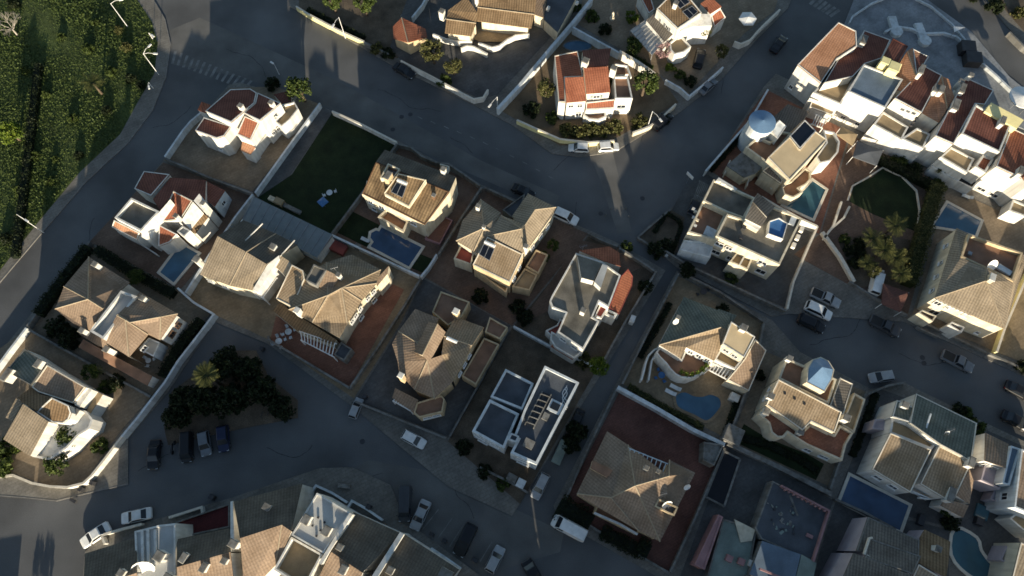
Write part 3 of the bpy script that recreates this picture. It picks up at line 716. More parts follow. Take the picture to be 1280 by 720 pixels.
h.rail([(303, 274), (292, 290)], 5.4, .2, .12); h.rail([(328, 279), (300, 307)], 6.2, .2, .12); h.rail([(368, 300), (350, 320)], 6.0, .2, .12)
h.win((250, 343), (287, 357), 5.0, [(.2, 3.2, 1.2, 1.2), (.7, 3.2, 1.2, 1.2)]); h.done()

h = House('large tan hipped house with pergola and white conical chimney', (410, 375), 'cream')
A = (410, 369, 7.6); B = (361, 387, 5.6); C0 = (390, 403, 5.6); D = (424, 422, 5.6); E = (434, 404, 5.6); F_ = (427, 360, 7.5); G_ = (452, 376, 5.6); I_ = (471, 354, 5.6); J_ = (476, 337, 5.6)
h.PT([[A, B, C0], [A, C0, D, E, F_], [F_, E, G_], [F_, G_, I_], [F_, I_, J_], [F_, J_, (440, 318, 5.6), (408, 328, 5.6), A], [A, (408, 328, 5.6), (380, 346, 5.8), B]], 'tile_stripe', 'cream')
h.R([(365, 331, 6.2), (379, 338, 6.4), (381, 349, 6.4), (366, 384, 5.2), (345, 373, 4.9)], 5.9, 'tile_stripe', edge='trim')
h.FL([(392, 330), (408, 337), (395, 357), (382, 350)], 8.2, .25, 'roof_grey', 'concrete')
h.R([(409, 338, 7.8), (423, 345, 7.6), (413, 367, 6.9), (397, 357, 7.1)], 7.3, 'tile_tan')
h.R([(352, 377, 3.2), (362, 388, 3.3), (420, 424, 3.3), (416, 431, 3.0), (372, 414, 3.0), (340, 388, 3.0)], 3.1, 'tile_brown')
h.pergola([(374, 414), (421, 430), (417, 446), (376, 425)], 3.0, 11)
h.FL([(426, 427), (440, 436), (430, 451), (417, 443)], 2.6, .3, 'roof_slate', 'concrete')
h.chimney(375, 392, 5.6, 1.5, .8, 'white', 'white'); h.chimney(425, 347, 7.2, 1.2, .6); h.aerial(421, 340, 7.4)
h.win((434, 404), (452, 376), 5.6, [(.2, 4.2, .9, 1.1), (.45, 4.2, .9, 1.1), (.75, 4.2, .8, 1.1), (.6, 1.6, 1.1, 1.2)]); h.win((452, 376), (471, 354), 5.6, [(.3, 4.2, .9, 1.0), (.65, 4.2, .9, 1.0), (.5, 1.6, 1.0, 1.2)])
h.R([(470, 350, 5.2), (486, 332, 5.4), (484, 342, 5.2), (471, 358, 5.0)], 5.2, 'tile_tan'); h.done()

h = House('brown hipped twin roofs joined by a white walled trough terrace', (145, 400))
h.PT([[(80, 358, 5.5), (111, 321, 5.5), (110, 374, 7.2)], [(111, 321, 5.5), (162, 353, 5.5), (150, 364, 5.8), (129, 386, 6.4), (110, 374, 7.2)],
      [(80, 358, 5.5), (110, 374, 7.2), (107, 375, 7.1), (69, 386, 5.2)], [(69, 386, 5.2), (107, 375, 7.1), (110, 374, 7.2), (129, 386, 6.4), (112, 413, 5.2), (91, 404, 5.2)]], 'tile_tan', 'white')
h.FL([(151, 363), (171, 370), (129, 424), (112, 414)], 6.5, .9, 'roof_pale', 'white', t=.35)
h.PT([[(147, 393, 7.0), (175, 365, 5.5), (222, 392, 5.5), (201, 396, 7.0), (163, 403, 7.0)], [(222, 392, 5.5), (200, 425, 5.5), (201, 396, 7.0)], [(163, 403, 7.0), (201, 396, 7.0), (200, 425, 5.5), (185, 418, 5.5), (147, 393, 7.0)]], 'tile_tan', 'white')
h.PT([[(146, 394, 6.9), (157, 400, 7.3), (161, 446, 5.4), (129, 426, 5.4)], [(157, 400, 7.3), (185, 418, 5.6), (161, 446, 5.4)], [(146, 394, 6.9), (185, 418, 5.6), (157, 400, 7.3)]], 'tile_tan', 'white')
h.R([(98, 417, 3.2), (113, 413, 3.6), (130, 424, 3.6), (138, 438, 3.2), (122, 432, 3.0)], 3.3, 'tile_tan')
h.FL([(186, 422), (200, 428), (192, 446), (173, 436)], 3.0, .3, 'roof_pale', 'bluewhite')
h.R([(104, 424, 2.9), (137, 442, 2.9), (190, 470, 2.6), (184, 482, 2.3), (98, 434, 2.3)], 2.6, 'terrace_brown')
h.chimney(124, 334, 5.9, 1.2, .7); h.chimney(183, 376, 5.9, 1.2, .7); h.chimney(140, 440, 3.2, 1.6, .8); h.chimney(106, 415, 5.2, .8, .7)
h.win((200, 425), (222, 392), 5.5, [(.35, 3.6, 1.2, 1.2), (.7, 3.6, 1.0, 1.2)], 'brown_wood'); h.win((161, 446), (185, 418), 5.5, [(.5, 3.8, 1.1, 1.1)]); h.done()

h = House('olive and tan roofed house with round turret and white flank', (60, 510))
h.R([(31, 436, 5.0), (58, 455, 6.0), (39, 482, 6.2), (8, 464, 5.2)], 5.6, 'tile_green', edge='concrete')
h.R([(59, 456, 6.3), (107, 484, 6.1), (91, 504, 5.5), (48, 490, 5.6), (40, 484, 5.7)], 5.9, 'tile_tan', edge='trim')
h.R([(46, 515, 6.0), (65, 497, 6.9), (86, 507, 6.6), (89, 516, 6.3), (86, 524, 6.1), (79, 529, 5.9), (66, 528, 5.7)], 6.2, 'tile_brown', edge='white')
h.R([(29, 505, 6.6), (60, 527, 6.6), (37, 570, 5.4), (4, 549, 5.4)], 6.0, 'tile_buff')
h.R([(20, 498, 5.2), (28, 503, 5.4), (15, 526, 4.8), (7, 522, 4.7)], 5.0, 'tile_buff')
h.R([(22, 497, 5.3), (39, 484, 5.1), (50, 493, 5.6), (65, 496, 6.0), (46, 514, 6.3), (29, 504, 5.9)], 5.7, 'tile_brown')
h.FL([(61, 528), (88, 524), (93, 508), (108, 514), (116, 524), (112, 536), (97, 545), (84, 560), (62, 575), (40, 571)], 3.9, .5, 'white', t=.3)
h.R([(109, 484, 5.2), (115, 487, 5.2), (99, 509, 5.0), (93, 506, 5.0)], 5.1, 'white'); h.R([(120, 489, 3.4), (128, 493, 3.4), (112, 518, 3.2), (108, 514, 3.2)], 3.3, 'terrace_tan')
h.chimney(54, 457, 5.9, 1.2, .7, dp=1.2); h.chimney(14, 470, 5.2, 1.0, .8, dp=2.0); h.chimney(100, 516, 3.9, 1.0, .8)
h.win((37, 570), (60, 527), 5.4, [(.3, 3.6, .9, 1.1), (.62, 3.6, .9, 1.1), (.8, 1.7, .9, 1.1)]); h.done()

h = House('cream house with mottled brown tiles and solar heater by the notched pool', (505, 235), 'cream')
h.R([(470, 203, 7.3), (562, 240, 7.3), (531, 281, 5.7), (453, 242, 5.7)], 6.5, 'tile_old', edge='brown_wood')
h.R([(470, 202, 7.28), (481, 187, 6.3), (570, 221, 6.3), (562, 239, 7.28)], 6.8, 'tile_shaded')
h.R([(480, 242, 7.1), (511, 258, 7.0), (533, 225, 8.4), (498, 217, 8.3)], 7.7, 'tile_old', edge='cream')
h.FL([(485, 204), (500, 211), (490, 226), (475, 222)], 7.9, .7, 'roof_slate', 'cream', t=.2)
h.chimney(487, 226, 7.3, 1.7, .8, 'ochre', 'concrete', dp=1.4); h.chimney(555, 217, 6.4, 1.4, .7); h.chimney(543, 248, 6.8, 1.0, .5, 'brown_wood')
h.solar([(496, 228, 8.1), (508, 233, 8.1), (503, 247, 7.55), (489, 240, 7.5)], 8)
h.FL([(472, 271), (484, 260), (511, 276), (504, 290)], 3.6, .9, 'terrace_brown', 'cream', t=.3)
h.FL([(531, 298), (548, 267), (566, 275), (550, 305)], .9, .25, 'terracotta', 'pink', t=.2)
h.rail([(453, 243), (458, 232), (459, 226)], 5.2, 1.0, .2, 'cream')
h.rail([(550, 205), (561, 208), (556, 218)], 2.4, 1.4, .2, 'trim')
h.win((453, 242), (531, 281), 5.7, [(.1, 3.8, 1.0, 1.2), (.28, 3.8, 1.3, 1.5), (.8, 3.8, 1.2, 1.2), (.12, 1.4, 1.0, 1.2)]); h.win((531, 281), (562, 240), 6.0, [(.75, 3.8, 1.2, 1.2), (.9, 3.6, .9, 1.2), (.6, 1.5, 1.2, 1.2)]); h.done()

h = House('tan villa with red corner terrace and pyramid dormer', (630, 300), 'ochre')
h.PT([[(601, 249, 5.6), (605, 285, 7.1), (570, 301, 5.4), (578, 276, 5.4)], [(605, 285, 7.1), (592, 314, 5.5), (570, 301, 5.4)], [(601, 249, 5.6), (626, 266, 5.9), (614, 290, 6.6), (605, 285, 7.1)], [(605, 285, 7.1), (614, 290, 6.6), (600, 318, 5.8), (592, 314, 5.5)]], 'tile_buff', 'cream', ov=.2)
h.FL([(576, 306), (593, 314), (589, 331), (567, 323)], 3.7, .5, 'terrace_red', 'cream', t=.22)
h.PT([[(626, 269, 6.5), (652, 286, 7.9), (609, 295, 6.5)], [(652, 286, 7.9), (655, 316, 6.6), (609, 295, 6.5)], [(626, 269, 6.5), (655, 280, 6.6), (652, 286, 7.9)], [(655, 280, 6.6), (655, 316, 6.6), (652, 286, 7.9)]], 'tile_buff', 'cream', ov=.1)
h.PT([[(669, 262, 7.2), (695, 259, 5.6), (690, 270, 5.6), (655, 318, 5.6), (652, 288, 7.0)], [(660, 242, 5.6), (669, 262, 7.2), (652, 288, 7.0), (640, 270, 5.6)], [(660, 242, 5.6), (695, 259, 5.6), (669, 262, 7.2)]], 'tile_buff', 'cream', ov=.2)
h.R([(609, 296, 6.6), (654, 318, 6.5), (637, 353, 5.4), (591, 331, 5.5)], 6, 'tile_stripe', 'ochre', edge='trim')
h.FL([(596, 340), (600, 335), (636, 354), (633, 366)], 2.8, .5, 'terrace_tan', 'ochre')
h.FL([(670, 312), (685, 318), (673, 342), (657, 333)], 3.4, .3, 'terrace_brown', 'ochre'); h.FL([(656, 335), (672, 343), (662, 363), (640, 358)], 3.0, .35, 'terrace_tan', 'ochre')
h.FL([(628, 262), (656, 242), (650, 262), (640, 272)], 3.2, .3, 'roof_slate', 'concrete')
h.solar([(605, 305, 6.55), (618, 311, 6.6), (612, 326, 6.1), (599, 318, 6.1)], 6.5)
h.chimney(598, 262, 6.2, 1.2, .6); h.chimney(657, 313, 5.9, 1.6, .6); h.chimney(605, 286, 6.9, .8, .4)
h.win((637, 353), (654, 318), 6, [(.3, 4.0, 1.0, 1.1), (.7, 4.0, 1.0, 1.1)]); h.win((655, 318), (690, 270), 5.6, [(.3, 3.6, 1.0, 1.1), (.6, 3.6, 1.0, 1.1), (.85, 3.6, 1.0, 1.1)]); h.done()

h = House('white flat roofed house with red tiled curved terrace', (725, 370))
h.FL([(720, 316), (753, 327), (776, 344), (761, 384), (749, 377), (741, 396), (749, 401), (729, 437), (697, 415), (707, 391), (690, 384), (687, 376), (690, 369)], 5.8, .35, 'roof_grey', t=.25)
h.R([(722, 319, 6.7), (752, 329, 6.7), (742, 351, 7.4), (727, 347, 7.4)], 7.0, 'roof_grey'); h.R([(753, 330, 6.6), (760, 333, 6.5), (751, 360, 7.0), (743, 352, 7.2)], 6.8, 'roof_pale')
h.R([(776, 345, 4.0), (761, 385, 4.0), (774, 393, 3.0), (790, 358, 3.0), (791, 346, 3.0), (785, 336, 3.1)], 3.5, 'tile_red', 'white', edge='terrace_red')
h.R([(724, 313, 3.0), (762, 308, 3.0), (774, 316, 3.0), (776, 333, 3.6), (754, 326, 3.8)], 3.3, 'tile_red', 'white'); h.FL([(751, 379), (760, 385), (752, 398), (743, 395)], 4.4, .2, 'terrace_red')
h.FL([(759, 386), (772, 392), (768, 398), (756, 393)], 3.8, .4, 'terrace_tan', t=.3)
h.FL([(689, 414), (702, 421), (722, 434), (727, 440), (718, 448), (694, 434), (688, 424)], 3.6, .5, 'roof_pale'); h.R([(688, 433, 2.8), (693, 428, 3.0), (720, 443, 3.0), (716, 450, 2.8)], 2.9, 'tile_red'); h.FL([(682, 413), (696, 406), (700, 398), (706, 402), (692, 424)], 3.0, .3, 'terrace_red')
h.chimney(728, 391, 5.8, 1.2, .7); h.chimney(716, 449, 1.0, 1.4, .4)
h.aerial(728, 313, 3.2)
h.win((688, 378), (707, 391), 5.8, [(.3, 4.2, 1.2, .9)]); h.win((697, 415), (729, 437), 5.8, [(.25, 4.0, 1.2, 1.0), (.7, 4.0, 1.2, 1.0)]); h.done()

h = House('dim brown villa with raised gable, bay window and front pergola', (545, 440), 'ochre')
h.PT([[(519, 386, 5.4), (549, 398, 5.8), (537, 420, 6.6), (521, 428, 6.7), (498, 414, 5.6)], [(521, 428, 6.7), (534, 450, 7.3), (497, 452, 5.5), (490, 430, 5.4), (498, 414, 5.6)], [(537, 420, 6.6), (534, 450, 7.3), (521, 428, 6.7)]], 'tile_tan', 'ochre', ov=.2)
h.FL([(551, 364), (587, 377), (577, 396), (560, 407), (540, 390)], 4.2, .3, 'terrace_brown', 'ochre')
h.PT([[(569, 396, 5.5), (605, 409, 5.5), (590, 432, 6.9), (555, 420, 7.0)], [(555, 420, 7.0), (590, 432, 6.9), (566, 477, 5.4), (552, 444, 7.2)]], 'tile_stripe', 'ochre', ov=.15)
h.PT([[(547, 405, 8.6), (557, 415, 7.2), (537, 453, 7.2), (528, 444, 8.6)], [(547, 405, 8.6), (528, 444, 8.6), (517, 440, 7.2), (536, 402, 7.2)]], 'tile_tan', 'cream', ov=.15)
h.PT([[(534, 450, 7.3), (552, 444, 7.2), (566, 477, 5.4), (543, 498, 5.4)], [(534, 450, 7.3), (543, 498, 5.4), (518, 487, 5.4)], [(534, 450, 7.3), (518, 487, 5.4), (499, 466, 5.4), (497, 452, 5.5)]], 'tile_tan', 'ochre', ov=.2)
h.R([(494, 485, 3.5), (523, 500, 3.5), (517, 516, 3.0), (490, 497, 3.0)], 3.2, 'tile_tan', 'ochre'); h.pergola([(494, 488), (519, 502), (514, 514), (491, 501)], 2.8, 8)
h.FL([(521, 503), (552, 494), (556, 499), (553, 515), (524, 522), (517, 516)], 3.6, .3, 'terrace_brown', 'ochre')
h.FL([(605, 422), (624, 430), (595, 481), (577, 470)], 3.2, .35, 'terrace_brown', 'ochre'); h.FL([(612, 396), (635, 409), (625, 424), (606, 415)], 3.4, .3, 'terrace_brown', 'ochre')
h.chimney(571, 394, 5.8, 1.8, .8, 'ochre', 'white'); h.chimney(504, 474, 5.5, 2.4, .7, 'ochre', 'white')
h.solar([(558, 425, 6.85), (571, 431, 6.85), (564, 447, 6.2), (552, 441, 6.4)], 6.6)
h.win((566, 477), (590, 432), 6, [(.3, 4.0, 1.0, 1.1), (.55, 4.0, 1.0, 1.1), (.8, 4.0, 1.0, 1.1)]); h.win((553, 515), (524, 522), 3.6, [(.3, 2.2, 1.4, 1.0), (.7, 2.2, 1.4, 1.0)]); h.done()

h = House('modern white house of two flat roofed blocks with a row of roof lights', (655, 520), 'bluewhite')
h.FL([(681, 457), (724, 478), (671, 581), (638, 566), (647, 549), (642, 546), (655, 512), (665, 491)], 7.0, .45, 'roof_slate', t=.35)
h.FL([(632, 461), (667, 479), (653, 512), (613, 496)], 6.2, .6, 'roof_slate', t=.3); h.FL([(612, 499), (649, 517), (630, 561), (590, 539)], 6.2, .6, 'roof_slate', t=.35)
h.FL([(639, 541), (649, 545), (645, 553), (635, 549)], 7.3, .3, 'roof_slate', t=.2)
h.pergola([(678, 489), (656, 531), (667, 535), (689, 493)], 7.0, 6, 'concrete', 6.5, name='roof_light_frame')
m = MB(); L = ccw(px([(679, 490), (688, 494), (667, 533), (657, 530)], 6.9)); m.face(L); m.prism(L, 6.5, cap=False); m.build('roof_light', 'glass', h.root)
h.bump('roof_hatch', 694, 509, 6.55, (2.0, 1.8, .35), 'bluewhite'); h.bump('hatch_glass', 694, 508, 6.91, (1.3, 1.1, .06), 'glass'); h.bump('vent_box', 661, 555, 6.55, (1.5, 1.3, .5), 'concrete'); h.bump('vent_box', 682, 521, 6.55, (.9, 1.1, .4), 'concrete')
m = MB()
for k in range(3):
    pts = [P(706+3*math.sin(i*.7+k), 486+i*2.6-k*2, 6.62) for i in range(11)]; m.tube(pts, .06, 5)
m.build('hose', 'white_paint', h.root)
h.win((590, 539), (630, 561), 6.2, [(.25, 4.2, 1.6, 1.2), (.7, 4.2, 1.6, 1.2), (.3, 1.5, 1.8, 2.0)]); h.win((638, 566), (671, 581), 7.0, [(.5, 4.8, 2.4, 1.2), (.5, 1.8, 2.2, 2.0)]); h.done()

h = House('broad tan hipped roof over a dark red paved yard', (795, 610), 'ochre')
K = (794, 607, 8.3); K2 = (836, 595, 7.0); K3 = (764, 622, 7.0)
h.PT([[(759, 539, 5.5), (785, 556, 5.5), K, K3, (721, 617, 5.5)], [(785, 556, 5.5), (784, 568, 6.1), (831, 592, 6.3), (837, 575, 5.5), K2, K], [(837, 575, 5.5), (869, 591, 5.5), (825, 677, 5.5), K, K2], [(721, 617, 5.5), K3, (799, 664, 5.5), (744, 632, 5.5)], [K3, K, (825, 677, 5.5), (799, 664, 5.5)]], 'tile_tan', 'ochre')
h.FL([(747, 630), (801, 656), (797, 668), (743, 641)], 3.4, .3, 'terrace_brown', 'ochre', t=.2); h.rail([(743, 641), (775, 655), (797, 668)], 3.9, .5, .3, 'bluewhite')
h.pergola([(785, 560), (835, 580), (831, 592), (783, 567)], 5.8, 9, 'bluewhite', 5.0)
h.R([(741, 575, 6.9), (766, 588, 7.2), (759, 597, 7.0), (738, 585, 6.7)], 6.9, 'terrace_brown', 'ochre', z0=5.0)
h.FL([(823, 623), (848, 634), (843, 645), (836, 642), (818, 633)], 6.9, .6, 'roof_slate', 'ochre', z0=5)
h.FL([(880, 552), (905, 556), (893, 582), (879, 575)], 3.0, .3, 'concrete', 'concrete')
h.chimney(806, 586, 6.9, 1.2, .55); h.chimney(821, 590, 6.5, .8, .45, 'ochre'); h.dish(858, 608, 5.9, .55); h.dish(833, 630, 6.6, .8); h.aerial(826, 619, 6.8)
h.done()

h = House('green and buff roofed villa with curved white balcony over a heart shaped pool', (875, 430))
h.PT([[(855, 371, 5.0), (898, 388, 5.2), (912, 395, 5.4), (911, 413, 7.0), (901, 409, 7.3), (824, 431, 5.2)]], 'tile_green', 'white', ov=.15)
h.PT([[(824, 431, 5.25), (901, 409, 7.35), (911, 413, 7.05), (893, 451, 5.3), (858, 434, 5.9), (851, 448, 5.2)]], 'tile_stripe', 'white', ov=.05)
m = MB(); m.tube([P(824, 431, 5.3), P(901, 409, 7.4)], .12, 6); m.build('ridge_cap', 'ridge_tile', h.root)
h.R([(898, 386, 4.6), (921, 394, 4.6), (911, 411, 5.4), (899, 408, 5.4)], 5, 'tile_green')
h.R([(914, 402, 8.0), (944, 421, 7.8), (930, 447, 7.3), (903, 430, 7.5)], 7.6, 'sand', 'cream', edge='white')
h.FL([(903, 433), (929, 449), (919, 462), (893, 449)], 4.6, .6, 'terrace_tan', t=.25)
h.R([(931, 448, 5.2), (944, 424, 5.4), (958, 438, 4.6), (936, 489, 3.4), (909, 475, 3.4), (920, 462, 4.4)], 4.6, 'tile_tan', 'cream', edge='trim')
h.pergola([(890, 453), (919, 463), (910, 475), (885, 462)], 3.3, 7)
OUT = [(826, 433), (852, 449), (858, 435), (891, 451), (886, 457), (882, 464), (876, 468), (863, 473), (852, 472), (844, 468), (838, 462), (833, 455), (824, 446), (820, 440)]
h.FL(OUT, 3.9, .6, 'terrace_brown', t=.22)
h.rail([(826, 434), (818, 437), (811, 444), (807, 455), (805, 464), (802, 475)], 2.6, 2.0, .25); h.rail([(824, 446), (818, 446), (815, 450), (813, 462), (811, 475)], 2.2, 1.8, .25)
h.dish(844, 402, 6.0, .5); h.chimney(846, 399, 5.9, .9, .5); h.chimney(927, 412, 7.8, 1.0, .9)
h.win((893, 451), (858, 435), 5.4, [(.2, 4.4, .9, 1.4), (.5, 4.4, 1.0, 1.4), (.8, 4.4, .9, 1.4)]); h.win((903, 430), (930, 447), 7.4, [(.3, 5.9, 1.1, 1.1), (.7, 5.9, 1.1, 1.1)]); h.win((852, 449), (893, 452), 3.4, [(.4, 1.6, 2.0, 1.6)]); h.done()

h = House('cream house with blue domed stair tower and red terraces', (1010, 515), 'cream')
h.R([(973, 474, 7.0), (1052, 515, 6.9), (1043, 541, 6.0), (1014, 527, 6.3), (1003, 538, 5.8), (958, 506, 5.8)], 6.4, 'tile_stripe', 'cream', edge='trim')
h.FL([(983, 447), (1046, 474), (1036, 505), (973, 473)], 6.3, .5, 'terrace_brown', 'cream', t=.3)
TW = [(1008, 478), (1031, 490), (1040, 475), (1043, 462), (1036, 451), (1026, 446), (1016, 449), (1010, 460)]
h.FL(TW, 8.4, .12, 'blue_dome', 'cream', t=.15)
m = MB(); L = inset(ccw(px(TW, 8.35)), .1); ap = sum(L, Vector((0, 0, 0)))/len(L)+Vector((0, 0, 1.3)); ap += Vector((-.3, .3, 0))
for i in range(len(L)): m.face([L[i], L[(i+1) % len(L)], ap])
m.build('dome_roof', 'blue_dome', h.root)
h.R([(1050, 472, 5.2), (1066, 480, 4.8), (1054, 519, 5.2), (1037, 507, 5.8)], 5.2, 'tile_grey', 'cream', edge='trim')
h.FL([(1068, 491), (1082, 499), (1068, 541), (1052, 531)], 3.4, .4, 'terrace_tan', 'cream', t=.25)
h.FL([(949, 518), (956, 508), (1002, 540), (1014, 529), (1043, 543), (1050, 531), (1067, 541), (1058, 556), (1053, 576), (1008, 556), (985, 541), (980, 547), (972, 547), (964, 541), (961, 529)], 4.1, .55, 'terracotta', 'cream', t=.28)
h.chimney(961, 497, 5.9, 1.0, .8); h.chimney(1054, 524, 5.0, 1.2, .9); h.chimney(984, 450, 6.3, 1.0, .7); h.chimney(1000, 536, 4.2, .9, .7, dp=2.0); h.chimney(957, 512, 4.2, .9, .7, dp=2.0)
for i in range(3): h.bump('roof_vent', 981+12.2*i, 492+6.5*i, 6.6, (.3, .3, .14), 'dark_metal')
h.bump('hatch', 1014, 486, 6.3, (1.2, .3, 1.9), 'brown_wood')
h.win((1008, 556), (1053, 576), 4.1, [(.2, 1.8, 1.2, 1.4), (.65, 2.0, 1.6, 1.0)], 'white_paint'); h.win((958, 504), (973, 474), 6.2, [(.3, 4.3, .9, 1.1), (.7, 4.3, .9, 1.1)]); h.done()

h = House('large white flat roofed house with blue rooftop tank and stair tower', (930, 290), 'cream')
h.FL([(892, 224), (944, 247), (930, 273), (908, 265), (879, 251)], 6.0, .6, 'roof_grey', t=.3)
h.FL([(878, 253), (908, 267), (893, 300), (860, 290)], 5.2, .6, 'terrace_brown', t=.3)
h.FL([(909, 267), (931, 274), (946, 249), (1003, 273), (975, 331), (895, 295)], 6.8, .5, 'roof_grey', t=.3)
h.R([(947, 241, 8.0), (969, 258, 8.0), (959, 271, 8.7), (941, 252, 8.7)], 8.3, 'tile_grey', 'white'); h.R([(941, 253, 8.4), (959, 272, 8.4), (952, 283, 8.1), (932, 273, 8.1)], 8.2, 'tile_grey', 'white'); h.R([(933, 275, 7.6), (951, 284, 7.6), (948, 288, 7.5), (930, 278, 7.5)], 7.5, 'white')
h.FL([(962, 276), (974, 272), (985, 279), (979, 299), (960, 292)], 7.6, .25, 'blue_paint', 'white', t=.12)
h.FL([(922, 314), (941, 323), (935, 337), (912, 327)], 4.4, .5, 'terrace_tan', t=.25); m = MB(); m.beam(P(931, 319, 4.35), P(924, 332, 4.35), .25, .5); m.build('dividing_wall', 'white', h.root)
h.FL([(855, 300), (893, 302), (888, 322), (850, 312)], 3.2, .3, 'bluewhite', 'bluewhite')
h.pergola([(874, 226), (886, 232), (877, 253), (866, 248)], 2.6, 6, 'concrete'); m = MB(); m.beam(P(897, 224, 6.3), P(920, 238, 6.3), .5, .5)
m.build('cornice', 'white', h.root)
for i in range(4): h.bump('roof_vent', 897+6*i, 227+3.1*i, 6.0, (.55, .5, .5), 'white')
for i, (x, y) in enumerate([(883, 289), (887, 291), (891, 293)]): h.bump('sun_bed', x, y, 4.65, (.6, 1.7, .3), 'bluewhite')
for i in range(7): h.bump('stacked_box', 868+rnd.uniform(-2, 6), 283-i*3.5, 4.65, (.5, .4, .4), ('white', 'concrete', 'cream')[i % 3])
h.bump('vent_box', 990, 277, 6.35, (.9, 1.6, .4), 'bluewhite'); h.bump('water_drum', 926, 298, 6.35, (.5, .5, .5), 'dark_metal'); h.bump('water_drum', 929, 286, 6.35, (.6, .6, .6), 'dark_metal')
for i in range(3): h.bump('air_unit', 1001-5*i, 288+10*i, 5.0, (.6, .9, .6), 'white')
h.win((895, 297), (975, 331), 6.8, [(.1, 5.2, 1.6, 1.1), (.25, 5.2, 1.2, 1.1), (.78, 5.2, 1.6, 1.1), (.12, 2.2, 1.6, 1.4), (.35, 2.2, 1.2, 1.4), (.85, 2.2, 1.8, 1.6)], 'white_paint'); h.win((860, 290), (893, 300), 5.2, [(.5, 2.8, 3.0, .9)]); h.done()

h = House('cream villa with round blue topped tower, dark roof panel and curving balconies', (970, 195), 'cream')
h.R([(960, 197, 6.5), (987, 171, 6.7), (1000, 187, 6.6), (1019, 164, 6.8), (1034, 175, 6.6), (987, 225, 6.0)], 6.5, 'sand', 'cream', edge='trim')
h.R([(1006, 150, 6.6), (1020, 164, 6.7), (1000, 186, 7.2), (987, 170, 7.1)], 6.9, 'solar', 'cream', edge='white', name='roof_panel')
h.FL([(932, 184), (948, 170), (963, 177), (978, 164), (990, 166), (958, 203)], 5.0, .6, 'terrace_brown', 'cream', t=.3)
p = P(953, 152, 7.4); L = [p+Vector((2.2*math.cos(a), 2.2*math.sin(a), 0)) for a in (2*math.pi*i/24 for i in range(24))]; m = MB(); m.prism(L, 0, cap=False); m.build('tower_wall', 'bluewhite', h.root)
m = MB(); L2 = [q+Vector(((q.x-p.x)*.05, (q.y-p.y)*.05, 0)) for q in L]
for i in range(24): m.face([L2[i], L2[(i+1) % 24], p+Vector((0, 0, .45))])
m.prism(L2, 7.25, cap=False); m.build('tower_roof', 'blue_dome', h.root)
h.R([(963, 162, 6.8), (974, 150, 6.9), (983, 158, 6.5), (972, 174, 6.4)], 6.6, 'bluewhite', 'white', edge='white')
h.R([(985, 130, 3.4), (1012, 140, 3.4), (1004, 150, 3.6), (985, 168, 3.6), (965, 148, 3.4)], 3.5, 'tile_grey', 'cream')
h.R([(908, 207, 3.0), (932, 186, 3.4), (958, 204, 3.4), (946, 216, 3.0), (930, 222, 2.8)], 3.1, 'concrete', 'cream')
h.R([(953, 214, 4.6), (963, 206, 4.8), (982, 218, 4.8), (976, 230, 4.4)], 4.6, 'tile_grey', 'cream', edge='cream')
h.FL([(976, 231), (989, 226), (1007, 209), (1014, 214), (1014, 224), (1007, 231), (999, 235), (1004, 240), (992, 247), (980, 243)], 3.4, .6, 'terrace_brown', 'cream', t=.25)
h.FL([(1029, 162), (1043, 165), (1050, 177), (1048, 190), (1038, 201), (1025, 204), (1020, 196), (1033, 178)], 4.2, .6, 'terrace_tan', 'white', t=.25); h.FL([(1020, 196), (1030, 187), (1040, 192), (1034, 202), (1024, 205)], 2.6, .4, 'terrace_tan', 'white', t=.22)
h.pergola([(1019, 143), (1034, 150), (1028, 160), (1014, 155)], 5.0, 5, 'white', 0);
h.rail([(913, 200), (909, 210), (906, 217)], 1.6, 1.4, .2, 'trim'); h.rail([(921, 208), (917, 219)], 1.6, 1.4, .2, 'trim'); h.rail([(938, 215), (934, 232)], 1.6, 1.4, .2, 'trim')
h.win((958, 204), (976, 230), 4.8, [(.3, 2.4, 1.0, 1.2), (.7, 2.4, 1.0, 1.2)]); h.done()
GT = 'terraced houses along the plaza'
h = House('end terrace with orange mono-pitch roof and white gable wall', (1030, 75), 'white', 'terraced_house', 'house', GT)
h.R([(1048, 28, 8.0), (1070, 39, 8.0), (1071, 58, 7.8), (1046, 74, 7.3), (1026, 104, 6.9), (997, 81, 7.0)], 7.4, 'tile_orange', 'white', edge='white')
h.FT([(1046, 88), (1066, 97), (1050, 128), (1020, 115)], 5.4); h.R([(1016, 122, 3.4), (1046, 134, 3.4), (1040, 144, 3.0), (1012, 134, 3.0)], 3.2, 'terrace_tan', edge='white')
h.bump('planter', 1038, 107, 4.55, (1.0, .8, .5), 'white'); h.win((997, 81), (1026, 104), 7.3, [(.2, 2.0, .8, 1.0)]); h.done()
h = House('terrace house with deep dark brown roof behind the orange end roof', (1075, 70), 'white', 'terraced_house', 'house', GT)
h.R([(1080, 38, 5.6), (1113, 50, 5.6), (1102, 73, 6.6), (1081, 80, 7.0), (1066, 96, 7.5), (1030, 104, 7.7), (1047, 75, 6.6), (1071, 58, 6.0)], 6.6, 'tile_dark', edge='white'); h.chimney(1076, 56, 5.9, 1.3, .8, dp=1.8); h.done()
h = House('terrace house with blue-grey flat roof and yellow chimneys', (1095, 110), 'white', 'terraced_house', 'house', GT)
h.FL([(1080, 80), (1129, 99), (1107, 135), (1060, 114)], 7.8, .25, 'roof_blue', t=.3); h.chimney(1101, 84, 7.6, 1.6, 1.3, 'yellow', 'yellow'); h.chimney(1112, 91, 7.6, 1.6, 1.8, 'yellow', 'yellow')
